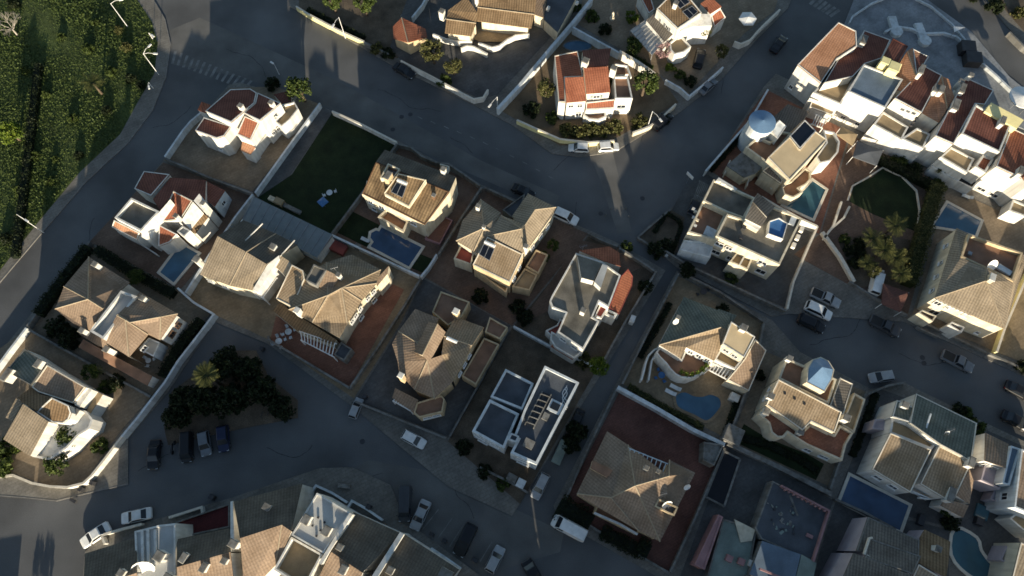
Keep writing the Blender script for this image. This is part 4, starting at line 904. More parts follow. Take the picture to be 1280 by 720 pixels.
h.R([(1116, 48, 7.4), (1135, 58, 7.4), (1121, 82, 8.0), (1103, 73, 8.0)], 7.7, 'tile_dark', edge='tile_dark'); h.win((1060, 114), (1107, 135), 7.8, [(.3, 1.4, .9, .9), (.7, 1.4, .9, .9)]); h.done()
h = House('terrace house with split orange and brown gable above two tan balconies', (1140, 110), 'white', 'terraced_house', 'house', GT)
h.PT([[(1134, 64, 7.4), (1145, 95, 7.4), (1135, 115, 6.8), (1122, 112, 6.2), (1122, 84, 6.2)], [(1134, 64, 7.4), (1140, 60, 7.0), (1162, 71, 6.2), (1145, 95, 7.4)]], 'tile_orange', 'white', ov=.05)
h.R([(1141, 61, 6.9), (1161, 71, 6.3), (1147, 94, 7.4), (1145, 93, 7.45)], 7, 'tile_dark', edge='white')
h.R([(1156, 83, 6.3), (1177, 94, 6.3), (1152, 141, 7.6), (1118, 123, 7.6)], 7, 'tile_dark', edge='white'); h.chimney(1148, 92, 7.2, 1.1, .6, dp=2.0)
h.FT([(1105, 142), (1133, 159), (1126, 172), (1095, 155)], 5.0); h.FT([(1092, 158), (1122, 174), (1117, 181), (1086, 166)], 2.4); h.done()
h = House('terrace house with narrow orange gable strips and white chimneys', (1170, 135), 'white', 'terraced_house', 'house', GT)
h.PT([[(1177, 95, 7.3), (1186, 99, 6.9), (1193, 122, 6.7), (1184, 136, 7.0)], [(1177, 95, 7.3), (1184, 136, 7.0), (1174, 153, 6.6), (1153, 141, 6.3), (1166, 118, 6.4)]], 'tile_orange', 'white', ov=.05)
h.chimney(1165, 116, 6.5, 1.2, .7, dp=1.5); h.chimney(1172, 117, 6.7, 1.2, .7, dp=1.5); h.chimney(1197, 107, 6.4, 1.1, .8)
h.FT([(1147, 162), (1160, 168), (1153, 183), (1131, 173)], 5.0); h.FT([(1127, 176), (1150, 186), (1145, 194), (1121, 183)], 2.4)
for i in range(3): h.bump('roof_vent', 1138+3.2*i, 158-4.5*i, 6.6, (.4, .3, .5), 'dark_metal')
h.done()
h = House('terrace house with the largest dark brown roof and sunlit white stair wall', (1205, 150), 'white', 'terraced_house', 'house', GT)
h.R([(1207, 97, 6.2), (1242, 113, 6.2), (1231, 131, 6.8), (1219, 130, 6.9), (1192, 180, 7.9), (1169, 170, 7.9), (1190, 128, 6.9)], 7, 'tile_dark', edge='white'); h.chimney(1190, 136, 6.9, 1.2, .9, dp=2.2); h.chimney(1199, 115, 6.6, 1.0, .7, dp=2.0); h.chimney(1209, 99, 6.3, 1.1, .7)
h.FT([(1190, 186), (1215, 199), (1208, 213), (1179, 196)], 5.0); h.FT([(1172, 201), (1184, 206), (1179, 214), (1168, 208)], 2.4); h.FT([(1188, 208), (1204, 216), (1197, 224), (1181, 216)], 2.4); h.done()
h = House('terrace house with red-brown roof behind a yellow chimney wall', (1235, 165), 'white', 'terraced_house', 'house', GT)
h.FL([(1220, 130), (1264, 156), (1250, 190), (1202, 167)], 8.1, .3, 'tile_dark', t=.25); h.R([(1239, 128, 8.6), (1280, 150, 8.6), (1271, 161, 8.3), (1231, 139, 8.3)], 8.5, 'yellow', 'yellow'); h.chimney(1248, 156, 7.9, 1.2, .6, dp=1.6)
h.FL([(1229, 193), (1243, 198), (1232, 216), (1219, 208)], 6.0, .4, 'tile_red', t=.3); h.pergola([(1213, 208), (1232, 216), (1224, 221), (1210, 213)], 4.4, 4, 'white'); h.FL([(1203, 217), (1224, 226), (1216, 236), (1196, 226)], 2.4, .4, 'solar', t=.25); h.done()
h = House('terrace house with striped red roof at the right frame edge', (1275, 195), 'white', 'terraced_house', 'house', GT)
h.R([(1264, 160, 6.8), (1316, 184, 6.8), (1292, 230, 7.6), (1245, 208, 7.6)], 7.2, 'tile_red', edge='white'); h.R([(1278, 222, 7.9), (1290, 215, 7.9), (1300, 235, 7.6), (1286, 232, 7.6)], 7.8, 'tile_orange'); h.chimney(1270, 218, 7.4, 1.2, .6, dp=1.5)
h.FT([(1268, 252), (1284, 259), (1280, 268), (1264, 262)], 3.0); h.win((1245, 208), (1292, 230), 7.6, [(.25, 1.2, 1.6, .9), (.6, 1.2, 1.6, .9)]); h.done()

h = House('buff hipped house with brown roof terrace and white street balconies', (1215, 350), 'cream')
h.PT([[(1196, 285, 6.0), (1211, 292, 6.1), (1201, 322, 6.9), (1233, 336, 7.6), (1232, 351, 7.9), (1169, 372, 5.9)], [(1169, 372, 5.9), (1232, 351, 7.9), (1256, 411, 5.9), (1228, 400, 5.9)], [(1232, 351, 7.9), (1233, 336, 7.6), (1267, 352, 6.7), (1279, 318, 6.0), (1284, 321, 5.9), (1256, 411, 5.9)]], 'tile_buff', 'cream', ov=.1)
h.FL([(1211, 292), (1279, 316), (1267, 352), (1234, 336), (1201, 321)], 7.0, .8, 'terrace_brown', 'ochre', t=.3)
h.dish(1238, 331, 7.0, 1.0, .8); h.chimney(1235, 350, 7.6, 1.0, .7, 'cream', 'white', dp=1.2); h.bump('sun_lounger', 1254, 338, 6.25, (.9, 2.2, .4), 'bluewhite', .9); h.bump('air_unit', 1210, 318, 6.25, (.6, .6, .6), 'grey_metal')
h.FL([(1148, 391), (1153, 387), (1171, 395), (1166, 402)], 3.6, .5, 'terrace_brown', 'cream', t=.2); h.FL([(1186, 406), (1190, 402), (1206, 409), (1202, 416)], 3.6, .6, 'terrace_brown', 'white', t=.2); h.rail([(1146, 408), (1158, 414), (1174, 421)], .9, .8, .18, 'concrete')
h.win((1169, 372), (1256, 411), 5.9, [(.1, 4.7, 1.2, 1.3), (.24, 4.7, .5, .9), (.5, 4.7, 1.6, 1.3), (.72, 4.7, .5, .9), (.2, 1.7, 1.6, 1.8), (.55, 1.7, 1.6, 1.4), (.86, 1.5, .6, .8)], 'white_paint')
m = MB()
for i in range(9): p = P(1172+5*i, 374.6+2.3*i, 5.6); m.box(p, (.4, .5, .3), -.4)
m.build('eave_bracket', 'white', h.root); h.win((1169, 372), (1196, 285), 6, [(.15, 4.2, .7, 1.1), (.35, 4.2, .7, 1.1), (.55, 4.2, .7, 1.1), (.8, 4.2, .7, 1.1)]); h.win((1256, 411), (1284, 321), 5.9, [(.05, 4.3, .6, .8)]); h.done()

h = House('white house with brown flat roof, glass roof panels and ribbed carport', (850, 30))
h.R([(838, -6, 6.9), (821, 11, 6.5), (847, 36, 6.3), (877, 16, 6.5), (856, -10, 6.9)], 6.6, 'tile_brown', edge='white'); h.solar([(853, 15, 6.7), (865, 8, 6.7), (872, 15, 6.65), (862, 24, 6.6)], 6.6, False); h.solar([(843, 3, 6.9), (855, -5, 6.9), (862, 3, 6.8), (850, 11, 6.75)], 6.8, False); h.chimney(843, 10, 6.6, 1.2, .7)
h.R([(888, -4, 5.4), (902, 8, 5.0), (888, 17, 5.0), (876, 4, 5.4)], 5.2, 'tile_red'); h.R([(889, 20, 3.8), (900, 10, 4.2), (907, 22, 3.4), (893, 34, 3.0)], 3.6, 'tile_red', edge='white'); h.R([(877, 17, 5.6), (888, 18, 5.6), (890, 32, 5.2), (866, 33, 5.2), (850, 39, 5.2)], 5.4, 'white')
m = MB(); L = ccw(px([(788, 38, 2.9), (807, 25, 3.1), (832, 48, 3.1), (815, 69, 2.9)])); m.face(L); m.prism(L, 2.75, cap=False); cp = m.build('carport_roof', 'roof_pale', h.root, merge=False); m = MB()
for i in range(9): t = i/8; m.beam(P(788+27*t, 38+31*t, 3.0), P(807+25*t, 25+23*t, 3.2), .1, .1)
for q in L: m.box((q.x, q.y, 1.4), (.12, .12, 2.7))
m.build('rib', 'grey_metal', cp)
h.R([(808, 25, 4.2), (818, 17, 4.4), (843, 41, 4.2), (831, 52, 3.9)], 4.2, 'tile_grey'); h.FL([(837, 53), (851, 42), (857, 50), (864, 58), (855, 65), (843, 68), (838, 62)], 3.2, .5, 'terrace_tan', t=.25); h.R([(798, -8, 3.4), (812, -8, 3.4), (818, 12, 3.0), (811, 17, 2.8)], 3.1, 'tile_red', edge='white')
h.win((821, 11), (847, 36), 6.4, [(.15, 4.6, .8, 1.2), (.6, 4.4, .9, 1.6)], 'white_paint', 'grey_metal'); h.win((847, 36), (877, 16), 6.4, [(.7, 4.8, .8, 1.0), (.3, 3.0, 1.0, 1.0)]); h.done()

h = House('white house with brick red roofs and rounded front terrace', (740, 110))
h.R([(693, 70, 5.6), (722, 64, 5.6), (729, 96, 6.4), (706, 97, 6.2), (707, 128, 5.3), (698, 127, 5.2)], 5.7, 'tile_red', edge='trim')
h.PT([[(706, 97, 6.9), (729, 96, 6.9), (729, 85, 6.9), (733, 126, 5.6), (708, 128, 5.6)], [(729, 85, 6.9), (760, 83, 6.9), (763, 115, 5.8), (733, 117, 5.8), (733, 126, 5.6)]], 'tile_red', 'white', ov=.1)
h.R([(728, 63, 5.4), (764, 60, 5.4), (760, 82, 6.7), (730, 84, 6.7)], 6, 'tile_dark'); h.R([(733, 128, 3.9), (769, 124, 3.9), (768, 135, 3.3), (732, 137, 3.3)], 3.6, 'tile_red', edge='white')
h.FL([(767, 95), (785, 95), (791, 123), (769, 123)], 5.0, .5, 'terrace_brown', t=.25); h.FL([(730, 138), (757, 137), (758, 146), (748, 150), (736, 149), (729, 144)], 2.2, .6, 'terrace_brown', t=.3); h.R([(768, 76, 4.0), (785, 80, 4.0), (786, 92, 3.8), (768, 92, 3.8)], 3.9, 'terrace_brown')
h.chimney(731, 82, 6.8, 1.3, 1.0); h.chimney(766, 91, 6.2, 1.3, .9); h.rail([(769, 80), (784, 82), (789, 96)], 5.0, .6, .2)
h.win((708, 128), (733, 127), 5.6, [(.25, 4.4, 1.0, .8), (.7, 4.4, 1.0, .8), (.7, 1.8, 1.2, 1.0)], 'white_paint'); h.win((733, 117), (763, 115), 5.8, [(.45, 4.7, 1.4, .8)], 'white_paint', 'roof_green'); h.win((769, 123), (791, 123), 5.0, [(.45, 2.6, 1.8, 1.0)], 'bluewhite'); h.win((698, 127), (708, 128), 5.3, [(.5, 4.0, .8, .7)]); h.done()

h = House('tan tiled bungalow with sunlit veranda behind a wavy white wall', (610, 25), 'cream')
h.PT([[(583, -4, 5.4), (560, 13, 4.6), (558, 24, 4.5), (595, 29, 4.5), (597, 16, 5.2)], [(558, 24, 4.5), (556, 41, 3.7), (589, 45, 3.7), (595, 29, 4.5)]], 'tile_brown', 'cream', ov=.5)
h.PT([[(598, -12, 5.6), (672, -12, 5.6), (668, 18, 4.7), (597, 9, 4.7)], [(597, 9, 4.7), (668, 18, 4.7), (664, 35, 3.9), (596, 26, 3.9)]], 'tile_brown', 'cream', ov=.8)
h.R([(598, 27, .5), (663, 36, .5), (660, 44, .4), (640, 44, .4), (628, 52, .4), (600, 52, .4), (590, 48, .4)], .45, 'beige_paving', 'cream', name='veranda_floor')
for x, y in ((594, 44), (629, 39), (655, 40)): h.bump('column', x, y, .3, (.35, .35, 3.3), 'cream')
h.rail([(541, 42), (556, 48), (570, 51), (590, 51)], 1.7, 1.3, .3); h.rail([(598, 53), (615, 59), (624, 57), (634, 49), (644, 44), (662, 42)], 1.7, 1.3, .3); h.rail([(576, 60), (584, 57), (592, 58), (600, 62), (609, 67)], 1.4, 1.2, .3); h.chimney(553, 20, 3.5, 1.2, .9); h.chimney(596, 3, 5.2, 1.0, .5)
h.R([(671, -8, 3.4), (684, -6, 3.4), (680, 22, 3.2), (668, 18, 3.2)], 3.3, 'tile_tan'); h.done()
h = House('dark flat extension with two white lamps between tan bungalow and white wall', (698, 10), 'cream', 'annexe', 'annexe')
h.R([(686, -10, 3.2), (724, -10, 3.2), (697, 40, 3.0), (680, 24, 3.0)], 3.1, 'roof_slate'); h.bump('wall_lamp', 685, 12, 3.2, (.5, .9, .5), 'white'); h.bump('wall_lamp', 721, 5, 3.2, (.5, .6, .5), 'white'); h.done()
h = House('small brown roofed garage with one sunlit orange side', (508, 42), 'ochre', 'garage', 'garage')
h.PT([[(502, 22, 4.0), (491, 33, 2.9), (492, 48, 2.7), (510, 53, 3.9)], [(502, 22, 4.0), (510, 53, 3.9), (534, 46, 2.7), (532, 36, 2.8)]], 'tile_red', 'ochre', ov=.2); h.done()

h = House('house with large grey-green roof and two striped tan lean-to roofs', (1160, 560))
h.R([(1145, 492, 5.4), (1221, 529, 5.4), (1214, 578, 7.0), (1203, 571, 7.0), (1175, 556, 7.1), (1137, 529, 6.9)], 6.4, 'tile_green', edge='trim'); h.R([(1121, 500, 5.6), (1143, 510, 5.8), (1137, 528, 6.7), (1115, 521, 6.6)], 6.2, 'tile_green', edge='white')
h.FL([(1115, 522), (1137, 530), (1176, 548), (1165, 562), (1112, 541)], 5.9, .6, 'terrace_tan', 'white', t=.3); h.R([(1113, 541, 6.3), (1164, 562, 6.3), (1138, 616, 5.3), (1090, 587, 5.3)], 5.8, 'tile_stripe', edge='trim')
h.R([(1174, 557, 6.6), (1202, 571, 6.6), (1211, 585, 6.2), (1195, 619, 5.3), (1180, 623, 5.2), (1150, 605, 5.2)], 5.9, 'tile_stripe', edge='trim'); h.R([(1212, 586, 5.6), (1217, 601, 4.6), (1212, 630, 4.0), (1196, 619, 4.8)], 4.8, 'tile_tan'); h.R([(1182, 623, 4.0), (1211, 632, 4.0), (1204, 647, 3.4), (1176, 632, 3.4)], 3.7, 'tile_tan'); h.FL([(1094, 524), (1113, 524), (1110, 538), (1090, 536)], 4.0, .3, 'lilac', 'lilac')
h.chimney(1127, 508, 6.0, 1.0, .8); h.chimney(1208, 579, 6.4, 1.2, .7, dp=1.4); h.chimney(1185, 619, 5.0, .8, .8, dp=2.0); h.aerial(1181, 540, 6.4); h.dish(1182, 541, 6.4, .5); h.rail([(1164, 517), (1158, 535)], 6.7, .3, .2, 'bluewhite'); h.rail([(1140, 614), (1165, 624), (1150, 622)], 3.2, .8, .25, 'bluewhite')
h.win((1090, 587), (1138, 616), 5.3, [(.3, 3.6, 1.4, 1.2), (.7, 3.6, 1.4, 1.2)]); h.done()
h = House('narrow lilac house with dull tan roof right of the grey-green roof', (1243, 590), 'lilac')
h.R([(1232, 541, 5.7), (1261, 555, 5.7), (1258, 585, 6.4), (1231, 576, 6.4)], 6.0, 'tile_tan', 'white'); h.FL([(1232, 578), (1257, 587), (1250, 612), (1226, 600)], 4.8, .5, 'lilac', 'lilac'); h.FL([(1246, 606), (1258, 612), (1252, 630), (1238, 624)], 2.6, .3, 'lilac', 'lilac'); h.win((1232, 578), (1257, 587), 6.2, [(.25, 5.0, .9, 1.4), (.65, 5.0, .9, 1.4)]); h.done()
h = House('white house with grey flat roof at the lower right frame edge', (1285, 600), 'bluewhite')
h.FL([(1264, 557), (1276, 561), (1262, 607), (1253, 604)], 6.4, .3, 'roof_blue', 'bluewhite'); h.FL([(1277, 561), (1330, 585), (1310, 650), (1268, 634)], 7.0, .3, 'tile_tan', 'bluewhite'); h.FL([(1262, 648), (1272, 640), (1300, 652), (1290, 672)], 3.6, .4, 'terrace_tan', 'white'); h.win((1268, 634), (1277, 561), 7, [(.2, 4.6, 1.2, 1.6), (.5, 1.6, 1.4, 1.6)]); h.done()
h = House('cream and pink house partly cut by the lower right corner', (1285, 700), 'cream')
h.R([(1276, 678, 6.2), (1320, 700, 6.2), (1300, 760, 5.6), (1262, 735, 5.6)], 5.9, 'tile_buff', 'cream', edge='trim'); h.FL([(1258, 682), (1272, 686), (1264, 706), (1250, 700)], 3.4, .4, 'lilac', 'lilac'); h.rail([(1260, 712), (1275, 720), (1290, 728)], 4.0, .9, .3, 'cream'); h.done()

h = House('grey roofed house with stacked planes below the blue covered pool', (1120, 700), 'lilac')
h.R([(1085, 646, 5.2), (1149, 675, 5.4), (1148, 697, 6.0), (1070, 689, 6.6)], 5.9, 'tile_grey', edge='concrete'); h.R([(1087, 673, 6.6), (1151, 695, 6.6), (1141, 718, 7.4), (1081, 697, 7.4)], 7, 'tile_grey', edge='concrete'); h.R([(1067, 691, 7.5), (1140, 719, 7.5), (1125, 762, 8.4), (1048, 735, 8.4)], 8, 'tile_grey', 'lilac')
h.R([(1150, 672, 4.8), (1156, 662, 4.5), (1188, 677, 4.6), (1186, 700, 5.4), (1183, 722, 6.2), (1148, 704, 6.2)], 5.4, 'tile_brown'); h.R([(1148, 705, 6.8), (1176, 722, 6.8), (1165, 748, 5.8), (1136, 732, 5.9)], 6.3, 'tile_buff', edge='trim'); h.chimney(1168, 686, 5.4, .9, .7); h.rail([(1091, 672), (1087, 673), (1081, 692), (1088, 697)], 7.3, .4, .25, 'trim'); h.done()

h = House('unfinished pink walled building with bare roof slab and debris', (985, 660), 'pink', 'building_site', 'building')
h.FL([(966, 601), (1037, 638), (1017, 703), (952, 674), (944, 660)], 3.2, .12, 'roof_slate', 'concrete', t=.2); h.rail([(977, 607), (1037, 638.5), (1017, 702)], 3.9, .75, .28, 'pink'); h.R([(953, 676, 3.7), (1001, 693, 3.7), (991, 735, 3.6), (937, 718, 3.6)], 3.65, 'roof_blue', 'concrete'); h.R([(1002, 693, 3.7), (1021, 704, 3.7), (1012, 742, 3.6), (992, 734, 3.6)], 3.65, 'roof_green', 'concrete'); h.FL([(904, 648), (946, 662), (936, 720), (880, 735)], 2.2, .3, 'roof_green', 'concrete'); h.FL([(898, 643), (904, 646), (881, 712), (868, 706)], 3.2, .15, 'pink', 'pink', t=.25)
h.R([(918, 649, 2.6), (944, 662, 2.5), (940, 676, 2.2), (926, 678, 2.1)], 2.4, 'cream', 'concrete', z0=2.0, name='timber_sheet'); h.rail([(950, 711), (975, 721), (1000, 732)], 5.4, .5, .25, 'pink')
for i in range(10): h.bump('starter_bar', 980+5.5*i, 612.5+2.9*i, 3.6, (.22, .22, rnd.uniform(.3, .8)), 'pink')
for i in range(34): h.bump('rubble', rnd.uniform(958, 1000), rnd.uniform(628, 668), 3.05, (rnd.uniform(.15, .7), rnd.uniform(.1, .4), rnd.uniform(.05, .25)), ('concrete', 'roof_green', 'dark_metal')[i % 3], rnd.uniform(0, 3))
for x, y in ((910, 698), (925, 702)): h.bump('barrel', x, y, 2.0, (.9, .9, .9), 'pink')
h.bump('crate', 939, 705, 2.0, (1.0, .9, .6), 'white'); h.bump('crate', 1011, 670, 3.05, (.9, .5, .4), 'pink'); h.bump('plank', 992, 632, 3.05, (.3, 3.0, .12), 'concrete', .25); h.done()

# the row along the lower edge: tall terraces with ridges parallel to the street
GB = 'terraced houses along the lower edge'
ZR, ZE = 9.6, 7.4
h = House('terrace end with plain dark roof in the lower left', (140, 700), 'white', 'terraced_house', 'house', GB)
h.PT([[(106, 692, ZE), (170, 672, ZE), (171, 716, ZR), (104, 738, ZR)]], 'tile_shaded', 'white', ov=.1); h.PT([[(104, 738, ZR), (171, 716, ZR), (174, 770, ZE), (104, 792, ZE)]], 'tile_tan', 'white', ov=.1); h.chimney(156, 716, 9.2, .9, .8); h.done()
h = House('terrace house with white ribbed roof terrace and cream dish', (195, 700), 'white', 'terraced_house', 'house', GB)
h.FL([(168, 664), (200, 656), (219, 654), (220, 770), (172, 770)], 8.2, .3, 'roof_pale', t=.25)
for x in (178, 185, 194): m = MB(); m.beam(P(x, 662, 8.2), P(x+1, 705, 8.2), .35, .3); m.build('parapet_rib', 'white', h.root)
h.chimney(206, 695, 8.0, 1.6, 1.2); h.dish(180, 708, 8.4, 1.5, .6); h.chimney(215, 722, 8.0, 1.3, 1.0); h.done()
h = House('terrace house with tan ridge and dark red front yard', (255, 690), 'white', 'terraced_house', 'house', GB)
h.PT([[(221, 674, ZE), (287, 660, ZE), (288, 690, ZR), (221, 709, ZR)]], 'tile_shaded', 'white', ov=.1); h.PT([[(221, 709, ZR), (288, 690, ZR), (296, 760, ZE), (224, 770, ZE)]], 'tile_tan', 'white', ov=.1); h.FL([(220, 652), (287, 629), (287, 659), (221, 673)], 2.6, .3, 'wine_paving', 'concrete'); h.R([(288, 627, 7.2), (291, 626, 7.2), (293, 684, 8.6), (288, 686, 8.6)], 8, 'white'); h.chimney(233, 697, 8.8, .8, .7, dp=1.2); h.chimney(258, 709, 9.2, .8, .7, dp=1.2); h.chimney(283, 701, 9.3, .7, .7); h.done()
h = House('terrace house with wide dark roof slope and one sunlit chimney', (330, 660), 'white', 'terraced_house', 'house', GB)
h.PT([[(292, 627, ZE), (378, 604, ZE), (364, 664, ZR+.2), (352, 656, ZR+.2), (300, 673, ZR+.2)]], 'tile_shaded', 'white', ov=.1); h.PT([[(300, 673, ZR+.2), (352, 656, ZR+.2), (345, 706, ZE+.4), (306, 745, ZE)], [(352, 656, ZR+.2), (364, 664, ZR+.2), (346, 707, ZE+.4), (345, 706, ZE+.4)]], 'tile_tan', 'white', ov=.1); h.chimney(336, 634, 8.2, .9, .9, dp=.8); h.chimney(294, 680, 9.6, .7, 1.1, dp=.9); h.done()
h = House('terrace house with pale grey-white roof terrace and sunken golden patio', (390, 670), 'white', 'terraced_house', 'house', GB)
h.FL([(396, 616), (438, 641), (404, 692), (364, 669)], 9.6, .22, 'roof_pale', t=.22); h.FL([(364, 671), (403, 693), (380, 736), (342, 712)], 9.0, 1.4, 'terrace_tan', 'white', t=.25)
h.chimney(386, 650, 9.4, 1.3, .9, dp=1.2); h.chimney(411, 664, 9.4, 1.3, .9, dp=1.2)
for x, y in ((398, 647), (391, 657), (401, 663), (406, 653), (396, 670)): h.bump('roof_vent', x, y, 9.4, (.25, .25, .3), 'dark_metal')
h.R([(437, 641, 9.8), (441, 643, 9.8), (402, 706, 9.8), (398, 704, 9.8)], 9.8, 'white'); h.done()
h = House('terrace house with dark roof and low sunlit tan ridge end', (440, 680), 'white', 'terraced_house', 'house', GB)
h.PT([[(442, 640, ZE), (500, 666, ZE), (453, 716, ZR-.2), (414, 690, ZR-.2)]], 'tile_shaded', 'white', ov=.1); h.PT([[(414, 690, ZR-.2), (453, 716, ZR-.2), (430, 780, ZE), (388, 742, ZE)]], 'tile_tan', 'white', ov=.1); h.chimney(427, 684, 9.0, 1.0, .7); h.chimney(431, 712, 9.2, 1.0, .8, dp=1.1); h.R([(500, 665, 8.6), (505, 668, 8.6), (462, 738, 9.8), (456, 734, 9.8)], 9.2, 'white'); h.done()
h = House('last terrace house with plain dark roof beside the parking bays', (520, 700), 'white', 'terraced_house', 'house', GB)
h.PT([[(506, 668, ZE), (574, 712, ZE), (530, 770, ZR-.4), (464, 738, ZR-.4)]], 'tile_shaded', 'white', ov=.1); h.PT([[(464, 738, ZR-.4), (530, 770, ZR-.4), (500, 830, ZE), (430, 800, ZE)]], 'tile_tan', 'white', ov=.1); h.chimney(489, 713, 8.8, .9, .8); h.chimney(556, 722, 7.8, 1.6, 1.6, dp=2.2); h.done()

# blocks added below the frame, sized so their shade falls on the lower streets
GS = 'added shade blocks below the frame'
for (pts, z, lab) in [([(585, 800), (700, 850), (660, 960), (540, 900)], 13.4, 'added white shade block south of the parking bays'), ([(745, 860), (890, 900), (850, 1020), (720, 980)], 12.4, 'added white shade block south of the dark red yard'),
                      ([(930, 860), (1010, 880), (980, 980), (900, 960)], 11.5, 'added white shade block south of the pink building'), ([(1070, 840), (1190, 880), (1150, 990), (1040, 950)], 11.0, 'added white shade block south of the stacked grey roofs'), ([(1240, 830), (1340, 860), (1310, 960), (1210, 930)], 11.0, 'added white shade block south of the teal pool'), ([(-90, 812), (2, 796), (-6, 860), (-110, 880)], 2.3, 'added low white shade block south of the sunny street corner')]:
    h = House(lab, (sum(p[0] for p in pts)/4, sum(p[1] for p in pts)/4), 'white', 'shade_block', 'building', GS); h.FL(pts, z, .6, 'roof_grey', t=.3); h.chimney(sum(p[0] for p in pts)/4, sum(p[1] for p in pts)/4, z-.5, 2.0, 2.5)
    for zz in range(2, int(z)-1, 3): h.win(pts[0], pts[1], z, [(.15+.175*k, zz, 1.3, 1.3) for k in range(5)])
    h.done()
# ------------------------------------------------------------------ swimming pools
def pool(label, pts, wmat='water_blue', cop='trim', wd=.45, top=.34):
    L = ccw([P(p[0], p[1], top) for p in pts]); o = empty('swimming_pool', (L[0].x, L[0].y, 0), label, 'pool')
    O = inset(L, -wd); m = MB(); n = len(L)
    for i in range(n):
        a, b, c, d_ = O[i], O[(i+1) % n], L[(i+1) % n], L[i]; dn = Vector((0, 0, -top)); dd = Vector((0, 0, -.12))
        m.face([a, b, c, d_]); m.face([a, a+dn, b+dn, b]); m.face([d_, c, c+dd, d_+dd])
    m.build('coping', cop, o, merge=False); w_ = MB(); w_.face([p-Vector((0, 0, .07)) for p in inset(L, -.05)]); w_.build('water', wmat, o, merge=False); return o
pool('bright blue rectangular pool beside the white house with square roof terrace', [(226, 305), (247, 317), (217, 353), (200, 340)], 'water_blue')
pool('dark blue pool with a rounded notch below the mottled brown roof', [(477, 284), (527, 309), (511, 333), (463, 308), (467, 302), (463, 297), (464, 291), (470, 288), (474, 289)], 'water_deep')
def smooth(pts, n=6):
    out = []
    for i in range(len(pts)):
        p0, p1, p2, p3 = (Vector(pts[(i+k) % len(pts)]) for k in (-1, 0, 1, 2))
        for j in range(n):
            t = j/n; out.append(tuple(.5*((2*p1)+(p2-p0)*t+(2*p0-5*p1+4*p2-p3)*t*t+(3*p1-p0-3*p2+p3)*t**3)))
    return out
pool('heart shaped blue pool on the beige terrace', smooth([(845, 498), (848, 492.5), (857, 490.5), (867, 495), (877.5, 496), (888, 493.5), (898, 497), (901, 504), (898, 512), (884, 525), (868, 518), (849, 509)]), 'water_blue', 'beige_paving', .5, .32)
pool('teal pool with curved balcony edge below the cream villa', [(1016, 226), (1032, 237), (1016, 273), (980, 256), (986, 247), (998, 244), (1006, 237)], 'water_teal')
pool('two tone blue pool beside the tall hedge', [(1185, 254), (1226, 276), (1219, 294), (1197, 287), (1167, 282)], 'water_blue')
pool('flat dark blue covered pool above the stacked grey roofs', [(1063, 595), (1136, 632), (1125, 663), (1051, 626)], 'water_deep')
pool('large teal pool with a curved edge in the lower right', smooth([(1195, 662), (1220, 673), (1225, 688), (1236, 703), (1248, 714), (1240, 730), (1210, 716), (1191, 693)], 3), 'water_teal')
pool('small oval garden pool behind the brick red house', [(722+17*math.cos(i*math.pi/9), 57+6*math.sin(i*math.pi/9)) for i in range(18)], 'water_blue', 'concrete', .25)
L = ccw(px([(905, 564), (925, 574), (905, 633), (882, 621)], 1.1)); o = empty('covered_pool', (L[0].x, L[0].y, 0), 'long black covered tank beside the pink building site', 'pool'); m = MB(); m.prism(L, 0); m.build('cover', 'black_cover', o); m = MB()
for i in range(4): m.beam(L[i], L[(i+1) % 4], .3, .2)
m.build('rim', 'concrete', o)

# ------------------------------------------------------------------ plants
def leaf(m, c, s, r, up=.35):
    d = Vector((r.gauss(0, 1), r.gauss(0, 1), r.gauss(0, 1)+up)); d.normalize(); a = d.orthogonal().normalized(); a.rotate(Matrix.Rotation(r.uniform(0, 6.28), 3, d)); b = d.cross(a)
    k = r.random(); c = Vector(c); m.face([c-a*s-b*s*.5, c+a*s*.2-b*s*.62, c+a*s, c-a*.1*s+b*s*.62], [(k, 0)]*4)
def crown_mesh(seed, n=1500, clumps=26, flat=.8, size=.085):
    r = random.Random(seed); m = MB(); cl = []
    for i in range(clumps):
        z = r.uniform(-.55, 1); a = r.uniform(0, 6.28); q = math.sqrt(max(0, 1-z*z))*r.uniform(.75, 1.05)*.68
        cl.append((Vector((q*math.cos(a), q*math.sin(a), z*.66*flat)), r.uniform(.2, .36)))
    for i in range(n):
        c, k = cl[r.randrange(clumps)]; d = Vector((r.gauss(0, 1), r.gauss(0, 1), r.gauss(0, .9))).normalized()*k*r.random()**.4
        leaf(m, c+d, size*r.uniform(.7, 1.35), r)
    return m
def tree_proto(name, seed, mat, label, hgt=1.5, **kw):
    """unit crown radius; the crown's centre stands hgt radii above ground"""
    o = empty(name, (0, 0, 0), label, 'tree'); m = crown_mesh(seed, **kw)
    for v in m.v: v.z += hgt
    m.build('crown', mat, o, merge=False); t = MB(); r = random.Random(seed)
    t.tube([(0, 0, -.05), (.03, .02, hgt*.4), (.0, .05, hgt*.75)], [.11, .085, .06], 8)
    for i in range(5):
        a = i*1.26+r.random(); t.tube([(.02, .03, hgt*.55), (.25*math.cos(a), .25*math.sin(a), hgt*.85), (.5*math.cos(a), .5*math.sin(a), hgt*1.1)], [.05, .035, .015], 6)
    t.build('trunk', 'bark', o); return o
def place(proto, x, y, r, label, used=set(), cat=None, group=None, z=0.0):
    loc = P(x, y, z); rz = rnd.uniform(0, 6.28)
    if proto.name not in used:
        used.add(proto.name); proto.location = loc; proto.scale = (r,)*3; proto['label'] = label
        if cat: proto['category'] = cat
        if group: proto['group'] = group
        return proto
    return dup(proto, loc, rz, label, cat, group, r)
